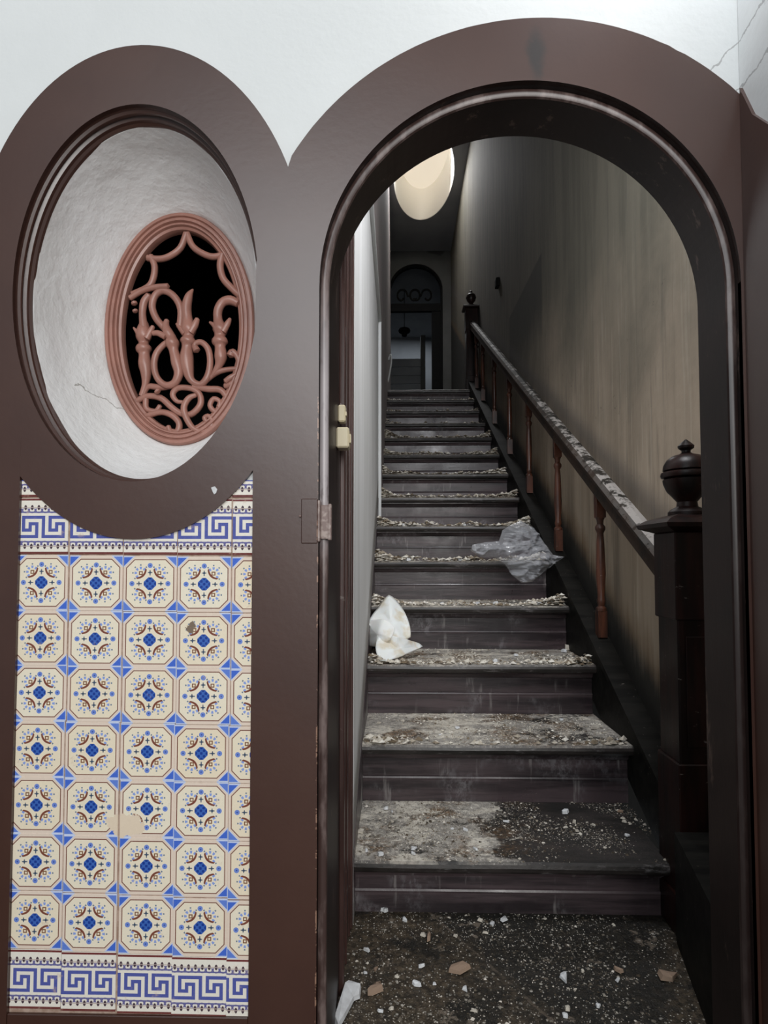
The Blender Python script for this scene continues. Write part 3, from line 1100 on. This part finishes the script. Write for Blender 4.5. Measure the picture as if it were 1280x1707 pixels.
hp = [(-.030, -.030), (-.026, .012), (-.034, .018), (-.034, .030), (-.022, .046), (0, .052), (.022, .046), (.034, .030), (.034, .018), (.026, .012), (.030, -.030)]
bm = bmesh.new()
ends = []
for Y in (y0r, y1r):
    ends.append([bm.verts.new((RX + a, Y, rail_z(Y) + b)) for a, b in hp])
for i in range(len(hp)):
    bm.faces.new((ends[0][i], ends[0][(i + 1) % len(hp)], ends[1][(i + 1) % len(hp)], ends[1][i]))
bm.faces.new(ends[0])
bm.faces.new(ends[1])
keep(obj('handrail', bm, M_rail), rail)
# broken-plaster crust lying along the rail


def baluster_mesh(h):
    bm = bmesh.new()
    s = .017
    box(bm, -s, s, -s, s, 0, .10)
    z = .10
    pr_ = [(.020, z), (.020, z + .010), (.012, z + .018), (.016, z + .030), (.016, z + .04), (.013, z + .05), (.0185, z + .14), (.0145, h - .20), (.012, h - .17), (.019, h - .155), (.019, h - .145), (.012, h - .135), (.013, h - .12), (.018, h - .11)]
    lathe(bm, pr_, 0, 0, 14)
    box(bm, -s, s, -s, s, h - .11, h)
    bmesh.ops.recalc_face_normals(bm, faces=bm.faces)
    me = bpy.data.meshes.new('baluster')
    bm.to_mesh(me)
    bm.free()
    me.materials.append(M_balu)
    me.polygons.foreach_set('use_smooth', [len(p.vertices) == 4 for p in me.polygons])
    me.set_sharp_from_angle(angle=math.radians(35))
    return me


BX = .772
bh = rail_z(2) - .028 - (nose_z(2) + .068)
bme = baluster_mesh(bh + .01)
# pixel columns of the balusters in the photograph
bx_px = [997, 928, 881, 849, 824, 805]
by = [BX * 1.0 / ((px - 661) / 1000) for px in bx_px]
stepb = .41
while by[-1] + stepb < 5.9:
    by.append(by[-1] + stepb)
for Y in by:
    o = bpy.data.objects.new('baluster', bme)
    C.objects.link(o)
    o.parent = rail
    o.location = Vector((BX, Y, nose_z(Y) + .066)) - Vector(rail.location)


def newel(cx, cy, zb, ztop, s, name, fin=1.0):
    bm = boxes((cx - s, cx + s, cy - s, cy + s, zb, ztop), bev=.004)
    N_ = keep(obj(name, bm, M_newel), rail)
    def sub(nm, bm_, m=M_newel, sm=False):
        o = obj(nm, bm_, m, smooth=sm)
        o.parent = N_
        o.location = -Vector(N_.location) - Vector(rail.location)
        return o
    sub('newel_base', boxes((cx - s - .006, cx + s + .006, cy - s - .006, cy + s + .006, zb, zb + .42), (cx - s - .012, cx + s + .012, cy - s - .012, cy + s + .012, zb, zb + .10), bev=.003))
    sub('newel_block', boxes((cx - s - .006, cx + s + .006, cy - s - .006, cy + s + .006, ztop - .22, ztop), bev=.003))
    # recessed panel line and boss
    sub('panel_bead', boxes((cx - s + .018, cx + s - .018, cy - s - .004, cy - s, zb + .46, ztop - .26), bev=.0015))
    b2 = bmesh.new()
    k = .035 * fin
    Vs = []
    for (e, z_) in ((s + .004, ztop), (s + k, ztop + .012), (s + k + .004, ztop + .022), (s + k * .6, ztop + .034), (s * .75, ztop + .045)):
        Vs.append([b2.verts.new((cx + a * e, cy + b * e, z_)) for a, b in ((-1, -1), (1, -1), (1, 1), (-1, 1))])
    for i in range(4):
        for j in range(4):
            b2.faces.new((Vs[i][j], Vs[i][(j + 1) % 4], Vs[i + 1][(j + 1) % 4], Vs[i + 1][j]))
    b2.faces.new(Vs[0])
    b2.faces.new(Vs[-1])
    sub('newel_cap', b2)
    z0 = ztop + .045
    q = fin
    pf = [(.046, 0), (.046, .008), (.040, .014), (.026, .022), (.024, .034), (.034, .046), (.048, .062), (.056, .082), (.0575, .092), (.050, .095), (.0605, .098), (.0625, .104), (.0605, .111), (.052, .114), (.0570, .117), (.055, .130), (.047, .144), (.034, .154), (.018, .158), (.011, .163), (.011, .168), (.019, .174), (.020, .180), (.010, .190), (.002, .197)]
    b3 = bmesh.new()
    lathe(b3, [(r_ * q, z0 + z_ * q) for r_, z_ in pf], cx, cy, 28)
    sub('ball_finial', b3, sm=True)
    return N_


nx_, ny_ = .750, 1.565
newel(nx_, ny_, FLOOR, at(1140, 862, ny_).z - .045 + .005, .056, 'newel_post')
newel(.765, 6.12, LAND - .3, 3.52, .055, 'newel_post', .85)
# low dark plinth between the right jamb and the newel
bm = bmesh.new()
pts2 = [(AX + AR - .006, W0 + .121), (.672, 1.50), (XW - .001, 1.50), (XW - .001, W0 + .121)]
lo = [bm.verts.new((x, y, FLOOR)) for x, y in pts2]
hi = [bm.verts.new((x, y, FLOOR + .26)) for x, y in pts2]
bm.faces.new(lo)
bm.faces.new(hi)
for i in range(4):
    bm.faces.new((lo[i], lo[(i + 1) % 4], hi[(i + 1) % 4], hi[i]))
obj('baseboard_right', bm, M_black, kind='structure')

# ================================================================ HALL AT THE TOP
door = empty('door_2', (hx, YB + .1, LAND))
door['kind'] = 'structure'
zt_ = at(693, 511, YB).z
keep(obj('transom_bar', boxes((hx - hr, hx + hr, YB + .05, YB + .12, zt_ - .05, zt_ + .07)), M_charred), door)
bm = bmesh.new()
sweep(bm, [[(x, YB + d, z) for x, z in ([(hx - r_, LAND)] + [(hx - r_ * math.cos(PI * k / 24), hz + r_ * math.sin(PI * k / 24)) for k in range(25)] + [(hx + r_, LAND)])] for r_, d in ((hr, .02), (hr - .03, .02), (hr - .03, .10), (hr, .10))])
keep(obj('arched_frame', bm, M_charred), door)
keep(obj('frame_panel', boxes((hx + hr - .17, hx + hr - .03, YB + .06, YB + .10, LAND, zt_ - .05)), M_charred), door)
for (cx_, s_) in ((-.22, 1), (-.02, 1), (.18, -1), (.0, -1)):
    P3 = catmull([(hx + cx_ + s_ * .10 * math.cos(t) * (1 - t / 9), YB + .09, zt_ + .2 + .13 * math.sin(t) * (1 - t / 9)) for t in (0, .8, 1.6, 2.4, 3.2, 4.0, 4.8, 5.6)], 3)
    bm = bmesh.new()
    tube(bm, P3, .016, 6)
    keep(obj('transom_scroll', bm, M_black), door)
lamp = empty('pendant_lamp', at(674, 552, 10.5))
lp = lamp.location
bm = bmesh.new()
tube(bm, [(lp.x, lp.y, lp.z + .05), (lp.x, lp.y, CEIL - .01)], .007, 6)
keep(obj('cord', bm, M_charred), lamp)
bm = bmesh.new()
lathe(bm, [(.02, lp.z + .07), (.09, lp.z + .04), (.108, lp.z + .01), (.10, lp.z - .02), (.05, lp.z - .05), (.045, lp.z - .09), (.02, lp.z - .10)], lp.x, lp.y, 20)
keep(obj('lamp_shade', bm, M_charred, smooth=True), lamp)
tag(lamp, 'dark round pendant lamp hanging in the hall beyond the top of the stairs', 'lamp')
part = empty('slatted_partition', (at(672, 620, 11.4).x, 11.4, LAND))
zp = at(672, 596, 11.4).z
xa, xb = at(640, 620, 11.4).x, at(701, 620, 11.4).x
kk = 0
zz_ = LAND
while zz_ + .16 < zp + .02:
    keep(obj('slat', boxes((xa, xb, 11.4 + (kk % 2) * .012, 11.45, zz_, zz_ + .155), bev=.004), M_hall), part)
    zz_ += .165
    kk += 1
keep(obj('post', boxes((xb, xb + .09, 11.36, 11.47, LAND, at(703, 560, 11.4).z)), M_back), part)
tag(part, 'dim grey slatted partition beneath the pendant lamp in the far hall', 'partition')
# curled white strip at the left wall near the landing
pc = at(650, 598, 6.3)
bm = bmesh.new()
P4 = catmull([(XL + .012, 6.28, pc.z - .02), (XL + .025, 6.27, pc.z + .025), (XL + .05, 6.25, pc.z + .022), (XL + .055, 6.25, pc.z - .05), (XL + .040, 6.25, pc.z - .15), (XL + .020, 6.25, pc.z - .26)], 4)
V1 = [bm.verts.new((x, y - .02, z)) for x, y, z in P4]
V2 = [bm.verts.new((x, y + .03, z)) for x, y, z in P4]
for i in range(len(P4) - 1):
    bm.faces.new((V1[i], V1[i + 1], V2[i + 1], V2[i]))
o = obj('peeling_strip', bm, M_white, smooth=True)
md = o.modifiers.new('thickness', 'SOLIDIFY')
md.thickness = .014
tag(o, 'curled white strip peeling off the left wall at the landing', 'peeling strip')

# switches on the reeded casing
def wallbox(name, pxc, pyc, Y, hw, hh_, dep, label, rock):
    p = at(pxc, pyc, Y)
    x0 = xr + .0138
    t = empty(name, (x0, Y, p.z))
    keep(obj('housing', boxes((x0, x0 + dep, Y - hw, Y + hw, p.z - hh_, p.z + hh_), bev=.003), M_cream), t)
    if rock:
        keep(obj('rocker', boxes((x0 + dep, x0 + dep + .003, Y - hw * .4, Y + hw * .4, p.z - hh_ * .45, p.z + hh_ * .45), bev=.001), M_cream), t)
    else:
        keep(obj('cover_rib', boxes((x0 + dep, x0 + dep + .002, Y - hw * .6, Y + hw * .6, p.z - .004, p.z + .004)), M_cream), t)
    tag(t, label, 'switch')
    return t


# ================================================================ debris
random.seed(11)


def chip_mesh(seed, flat=.35, k=7):
    rg = random.Random(seed)
    bm = bmesh.new()
    A = sorted(rg.uniform(0, 2 * PI) * .35 + i * 2 * PI / k for i in range(k))
    lo_, hi_ = [], []
    for a in A:
        r = rg.uniform(.6, 1.0)
        lo_.append(bm.verts.new((r * math.cos(a), r * math.sin(a) * .8, 0)))
        q = rg.uniform(.75, .95)
        hi_.append(bm.verts.new((r * q * math.cos(a), r * q * math.sin(a) * .8, flat * rg.uniform(.8, 1.3))))
    bm.faces.new(lo_)
    c = bm.verts.new((0, 0, flat * 1.2))
    for i in range(k):
        bm.faces.new((lo_[i], lo_[(i + 1) % k], hi_[(i + 1) % k], hi_[i]))
        bm.faces.new((hi_[i], hi_[(i + 1) % k], c))
    bmesh.ops.recalc_face_normals(bm, faces=bm.faces)
    me = bpy.data.meshes.new('plaster_chip')
    bm.to_mesh(me)
    bm.free()
    return me


variants = []
for i in range(8):
    for m in (M_plas, M_chipw, M_chipb):
        me = chip_mesh(i * 3 + 1, random.choice((.25, .35, .55)), random.choice((5, 6, 7)))
        me.materials.append(m)
        variants.append((me, m.name))
pale = [v for v in variants if v[1] != M_chipb.name]


def chip(x, y, z, s, label, group, me=None, rz=None, name='plaster_chip', cat='plaster chip'):
    me = me or random.choice(pale if random.random() < .85 else variants)[0]
    o = bpy.data.objects.new(name, me)
    C.objects.link(o)
    o.location = (x, y, z)
    o.scale = (s, s, s)
    o.rotation_euler = (random.uniform(-.12, .12), random.uniform(-.12, .12), rz if rz is not None else random.uniform(0, 6.28))
    return tag(o, label, cat, group)


def grit(name, pts, label):
    """many small angular grains in one mesh"""
    bm = bmesh.new()
    for x, y, z, s in pts:
        a = random.uniform(0, 6.28)
        vs = []
        for k in range(4):
            t = a + k * PI / 2 + random.uniform(-.4, .4)
            vs.append(bm.verts.new((x + s * math.cos(t), y + s * math.sin(t), z + s * random.uniform(-.1, .25))))
        c = bm.verts.new((x + s * random.uniform(-.3, .3), y + s * random.uniform(-.3, .3), z + s * random.uniform(.5, .9)))
        for k in range(4):
            bm.faces.new((vs[k], vs[(k + 1) % 4], c))
    me = bpy.data.meshes.new(name)
    bm.to_mesh(me)
    bm.free()
    o = link(name, me, M_grit)
    return tag(o, label, 'rubble', kind='stuff')


ORD = ['floor', 'lowest', 'second', 'third', 'fourth', 'fifth', 'sixth', 'seventh', 'eighth', 'ninth', 'tenth', 'eleventh', 'twelfth', 'thirteenth']


PALE = M_plas


def dens(x, y, n):
    """more rubble on the left and middle, patchy"""
    f = .55 + 1.2 * noise.noise(Vector((x * 6, y * 6, n * 3.1)))
    if n <= 1:
        f -= max(0, x - .40) * 1.8
    return f


counts = {0: 4200, 1: 8000, 2: 4500, 3: 4200, 4: 2200, 5: 900, 6: 700, 7: 600, 8: 500, 9: 400, 10: 300, 11: 160, 12: 60, 13: 30}
for n in range(0, 14):
    pts = []
    D, z = D0 + n * GO, n * RISE
    if n == 0:
        Ya, Yb_, z = 1.08, 1.605, FLOOR
    else:
        Ya, Yb_ = D + .006, D + GO + .045
    tries = 0
    while len(pts) < counts[n] and tries < 90000:
        tries += 1
        x, y = random.uniform(XL + .003, XR - .01), random.uniform(Ya, Yb_)
        if n == 0 and x < -.105 + (1.3 - y) * .03:
            continue
        if random.random() > dens(x, y, n) - max(0, n - 10) * .15:
            continue
        s = min(.0075, .0011 / (random.random() ** .55 + .12)) * (1.05 if n > 2 else .9)
        pts.append((x, y, z, s))
    # heaps: a ridge of crumbs along the nosing and piles at the two ends
    if n >= 2:
        m = {2: 160, 3: 420}.get(n, 900) if n < 11 else 70
        for _ in range(m):
            u = random.random()
            x = XL + .004 + (abs(random.gauss(0, .07)) if u < .45 else (XR - XL - .02) * random.random() if u < .75 else XR - XL - .02 - abs(random.gauss(0, .07)))
            if x < XL + .004 or x > XR - .01:
                continue
            ex = min(x - XL, (XR - x) * 1.1)
            lump = .5 + noise.noise(Vector((x * 9, n * 2.3, 0)))
            hmax = .042 * math.exp(-(ex / .07) ** 2) + .022 * max(0, lump)
            if n > 11:
                hmax *= .3
            hmax *= .35 if n == 2 else .6 if n == 3 else 1
            y = D + .012 + abs(random.gauss(0, .03))
            pts.append((x, y, z + random.random() * hmax, (.0035 + .013 * random.random() ** 2.2) * (1 if n < 5 else 1.3)))
    if n == 0:
        lab = 'crumbled plaster grit strewn over the muddy floor before the stairs'
    else:
        lab = 'crumbled plaster grit strewn over the %s stair tread' % ORD[n]
    grit('plaster_grit', pts, lab)

nchip = {0: 34, 1: 26, 2: 16, 3: 12, 4: 12, 5: 10, 6: 9, 7: 8, 8: 7, 9: 7, 10: 6, 11: 4}
for n, c_ in nchip.items():
    D, z = D0 + n * GO, n * RISE
    for k in range(c_):
        if n == 0:
            x, y, zz = random.uniform(-.08, .60), random.uniform(1.10, 1.59), FLOOR + .001
            lab, grp = 'small plaster chip lying loose on the dark muddy floor', 'plaster chips on the floor'
        else:
            u = random.random()
            x = XL + .02 + abs(random.gauss(0, .08)) if u < .4 else random.uniform(0, .68) if u < .75 else XR - .03 - abs(random.gauss(0, .08))
            x = min(max(x, XL + .02), XR - .03)
            y = D + random.uniform(.015, GO * .95 if n < 4 else .12)
            zz = z + .002
            lab, grp = 'small plaster chip among the rubble on the %s tread' % ORD[n], 'plaster chips on the %s tread' % ORD[n]
        s = random.uniform(.006, .0125) * (1.3 + .09 * n if n > 2 else 1)
        me, mn_ = random.choice(pale if random.random() < .85 else variants)
        colr = {M_plas.name: 'cream', M_chipw.name: 'white', M_chipb.name: 'tan'}[mn_]
        siz = 'tiny' if s < (.009 if n < 3 else .012) else 'small'
        side = ['left end', 'left half', 'middle', 'right half', 'right end'][min(4, int((x - XL) / (XR - XL) * 5))]
        if n == 0:
            dep = 'near the lowest riser' if y > 1.42 else 'close to the doorway' if y < 1.24 else 'halfway to the lowest riser'
            lab = '%s %s plaster chip on the floor, %s, %s' % (siz, colr, side.replace('end', 'edge'), dep)
        else:
            dep = 'at the nosing' if y < D + .10 else 'towards the riser behind'
            lab = '%s %s plaster chip at the %s of the %s tread, %s' % (siz, colr, side, ORD[n], dep)
        chip(x, y, zz, s, lab, grp, me)


def on_floor(px, py, Z):
    a = at(px, py, 1) - CAM
    k = (Z - CAM.z) / a.z
    return CAM + a * k


def single(px, py, Z, s, me, label, rz, sy=1.0, name='plaster_shard'):
    p = on_floor(px, py, Z)
    o = chip(p.x, p.y, Z + .003, s, label, None, me, rz, name, 'plaster shard')
    o.scale = (s, s * sy, s)
    return o


def pick(m, i=0):
    return [v[0] for v in variants if v[1] == m.name][i]


# long white shard at the lower left of the floor
bm = bmesh.new()
sp = [on_floor(*q, FLOOR) for q in ((556, 1707), (575, 1655), (581, 1651), (602, 1657), (600, 1668), (590, 1672), (572, 1707), (562, 1722))]
cs_ = sum(sp, Vector()) / len(sp)
lo_ = [bm.verts.new((p.x, p.y, FLOOR + .004 + .010 * (i in (1, 2, 3)))) for i, p in enumerate(sp)]
hi_ = [bm.verts.new((p.x + (cs_.x - p.x) * .08, p.y + (cs_.y - p.y) * .08, FLOOR + .014 + .010 * (i in (1, 2, 3)))) for i, p in enumerate(sp)]
bm.faces.new(lo_)
bm.faces.new(hi_)
for i in range(len(sp)):
    bm.faces.new((lo_[i], lo_[(i + 1) % len(sp)], hi_[(i + 1) % len(sp)], hi_[i]))
tag(obj('plaster_shard', bm, M_chipw), 'long flat white plaster shard on the floor by the left jamb', 'plaster shard')
single(627, 1655, FLOOR, .022, pick(M_chipb, 1), 'curled tan plaster shard beside the long white shard on the floor', .6, .8)
single(625, 1620, FLOOR, .014, pick(M_chipb, 2), 'tan plaster flake behind the curled tan shard on the floor', 1.1, .7)
single(787, 1514, FLOOR, .014, pick(M_chipr if False else M_chipb, 3), 'salmon pink plaster chip against the foot of the lowest riser', .2, .9).data = chip_mesh(77, .8, 5)
bpy.data.objects[-1] if False else None
for o in list(C.objects):
    if o.name.startswith('plaster_shard') and not o.data.materials:
        o.data.materials.append(M_chipr)
single(838, 1535, FLOOR, .016, pick(M_chipw, 0), 'white plaster chip near the lowest riser, middle of the floor', .9)
single(640, 1520, FLOOR, .013, pick(M_chipw, 4), 'white round plaster chip left of the middle before the lowest riser', .3)
single(940, 1633, FLOOR, .020, pick(M_chipw, 2), 'grey white plaster shard in the black patch of the floor', 1.5, .8)
single(714, 1567, FLOOR, .018, pick(M_chipb, 4), 'upright tan plaster flake on the left half of the floor', 1.5, .6)
single(762, 1618, FLOOR, .034, pick(M_chipb, 5), 'broad flat tan plaster flake in the middle of the floor', .2, .7)
single(1032, 1622, FLOOR, .022, pick(M_chipb, 6), 'slender tan plaster sliver on the right half of the floor', -.9, .35)
single(1112, 1632, FLOOR, .034, pick(M_chipb, 7), 'crescent tan plaster flake at the right edge of the floor', .1, .5)
single(941, 1357, RISE, .016, pick(M_chipw, 5), 'angular white plaster shard on the right half of the lowest tread', .5)
single(600, 1388, RISE, .018, pick(M_plas, 1), 'grey plaster shard at the left end of the lowest tread', .1)
single(988, 1216, 2 * RISE, .028, pick(M_plas, 2), 'thick grey plaster slab at the right end of the second tread', .3, .8)
single(693, 1183, 2 * RISE, .020, pick(M_chipw, 3), 'white crescent plaster shard at the back of the second tread', .2, .6)
single(858, 1081, 3 * RISE, .020, pick(M_plas, 5), 'pale angular plaster shard at the back of the third tread', .1, .8)
single(948, 1084, 3 * RISE, .030, pick(M_plas, 3), 'large plaster lump at the right end of the third tread', .5)
single(676, 1076, 3 * RISE, .030, pick(M_plas, 6), 'cream plaster lump beside the white cloth on the third tread', .05, .7)
single(623, 1002, 4 * RISE, .034, pick(M_chipw, 6), 'flat white plaster slab leaning at the left end of the fourth tread', .4, .9)
single(645, 988, 4 * RISE, .045, pick(M_plas, 0), 'large cream plaster slab heaped at the left of the fourth tread', .2, .9)

# white cloth hanging over the fourth nosing down to the third tread
def sheet(bm, poly, seed, amp, bulge, dirn):
    """one fold of the cloth: corners (px, py, depth) read off the photo, puckered between them"""
    P = [at(a, b, Y) for a, b, Y in poly]
    ctr = sum(P, Vector()) / len(P)
    L = []
    for i in range(len(P)):
        A, B = P[i], P[(i + 1) % len(P)]
        for j in range(6):
            t = j / 6
            q = A.lerp(B, t)
            out = (q - ctr) * .06 * math.sin(PI * t)
            L.append(q + out)
    prev = None
    for q in (1, .9, .8, .68, .56, .44, .32, .2, .08):
        R_ = []
        for p in L:
            v = ctr.lerp(p, q)
            u_ = v.x * dirn[0] + v.z * dirn[1]
            w_ = v.x * dirn[1] - v.z * dirn[0]
            f = 1 - abs(math.sin(u_ * 38 + 2.5 * noise.noise(Vector((w_ * 9, u_ * 5, seed)))))
            v.y += -bulge * (1 - q * q) - amp * f + amp * .8 * noise.noise(Vector((v.x * 22, v.z * 22, seed)))
            R_.append(bm.verts.new(v))
        if prev:
            for k in range(len(L)):
                bm.faces.new((prev[k], prev[(k + 1) % len(L)], R_[(k + 1) % len(L)], R_[k]))
        prev = R_
    bm.faces.new(prev)


bm = bmesh.new()
sheet(bm, [(648, 992, 2.56), (664, 1006, 2.54), (680, 1034, 2.45), (684, 1062, 2.40), (655, 1072, 2.36), (634, 1054, 2.38), (613, 1040, 2.44), (630, 1014, 2.52)], 1.0, .016, .035, (.9, .25))
sheet(bm, [(612, 1037, 2.45), (640, 1032, 2.37), (658, 1046, 2.34), (650, 1066, 2.33), (628, 1078, 2.34), (611, 1074, 2.44), (609, 1056, 2.46)], 2.0, .014, .028, (.2, .9))
sheet(bm, [(634, 1056, 2.36), (662, 1062, 2.33), (690, 1070, 2.42), (704, 1078, 2.44), (676, 1090, 2.32), (655, 1098, 2.28), (634, 1101, 2.27), (626, 1080, 2.30)], 3.0, .013, .016, (.55, -.8))
o = obj('cloth', bm, M_cloth, smooth=True)
md = o.modifiers.new('thickness', 'SOLIDIFY')
md.thickness = .002
tag(o, 'crumpled white cloth hanging off the fourth step by the left wall', 'cloth')

# clear plastic bag over the fifth and sixth steps at the right
bo = [(868, 868), (890, 880), (905, 902), (922, 925), (940, 928), (925, 938), (905, 955), (888, 970), (870, 972), (853, 958), (842, 940), (826, 930), (803, 929), (785, 918), (788, 908), (808, 904), (832, 902), (838, 884), (850, 876)]


def bag_y(px, py):
    t = (py - 868) / 104
    return 2.98 - .32 * t


for layer in (0,):
    bm = bmesh.new()
    vs = []
    for a, b in bo:
        vs.append(bm.verts.new(at(a, b, bag_y(a, b))))
    es = [bm.edges.new((vs[i], vs[(i + 1) % len(vs)])) for i in range(len(vs))]
    bmesh.ops.triangle_fill(bm, use_beauty=True, edges=es)
    for _ in range(4):
        bmesh.ops.subdivide_edges(bm, edges=list(bm.edges), cuts=1, use_grid_fill=True)
        if _ < 2:
            bmesh.ops.beautify_fill(bm, faces=list(bm.faces), edges=list(bm.edges))
    bound = {v for e in bm.edges if len(e.link_faces) == 1 for v in e.verts}
    bl = [v.co.copy() for v in bound]
    for v in bm.verts:
        if v in bound:
            continue
        d_ = min((v.co - c).length for c in bl[::2])
        q = v.co
        rdg = 1 - abs(noise.noise(q * 17)) * 2.2
        rdg2 = 1 - abs(noise.noise(q * 38 + Vector((3, 1, 7)))) * 2
        v.co = q + Vector((noise.noise(q * 20) * .01, -min(d_ * 1.1, .075) - min(d_ * 3, 1 * .03) * rdg - min(d_, .012) * rdg2, noise.noise(q * 22 + Vector((5, 5, 5))) * .01))
    # back layer
    r = bmesh.ops.duplicate(bm, geom=list(bm.verts) + list(bm.edges) + list(bm.faces))
    for v in [g for g in r['geom'] if isinstance(g, bmesh.types.BMVert)]:
        q = v.co
        v.co = q + Vector((0, .012 + .014 * noise.noise(q * 25 + Vector((1, 9, 2))), 0))
    bmesh.ops.remove_doubles(bm, verts=bm.verts, dist=.0004)
    o = obj('plastic_bag', bm, M_bag)
    tag(o, 'crumpled clear plastic bag lying over the fifth and sixth steps by the railing', 'bag')

wallbox('light_switch', 568.5, 732, 1.23, .020, .021, .026, 'square yellowed switch box on the left jamb, the lower one', True)
wallbox('junction_box', 568, 691, 1.255, .014, .018, .016, 'small yellowed junction box on the left jamb above the switch', False)
# cable from the junction box upwards
p = at(568, 691, 1.255)
cx0 = xr + .0168
bm = bmesh.new()
tube(bm, catmull([(cx0 + .002, 1.255, p.z + .016), (cx0, 1.26, p.z + .05), (cx0 + .001, 1.255, p.z + .2), (cx0, 1.255, p.z + .75)], 4), .0026, 6)
tag(obj('cable', bm, M_case), 'thin brown cable running up the left jamb from the junction box', 'cable')
# small dark fitting on the mouldy wall
p = at(833, 465, 4.85)
tag(obj('wall_fitting', boxes((XW - .03, XW + .001, 4.83, 4.91, 3.19, 3.26), bev=.005), M_charred), 'small dark fitting on the mouldy right wall above the handrail', 'fitting')
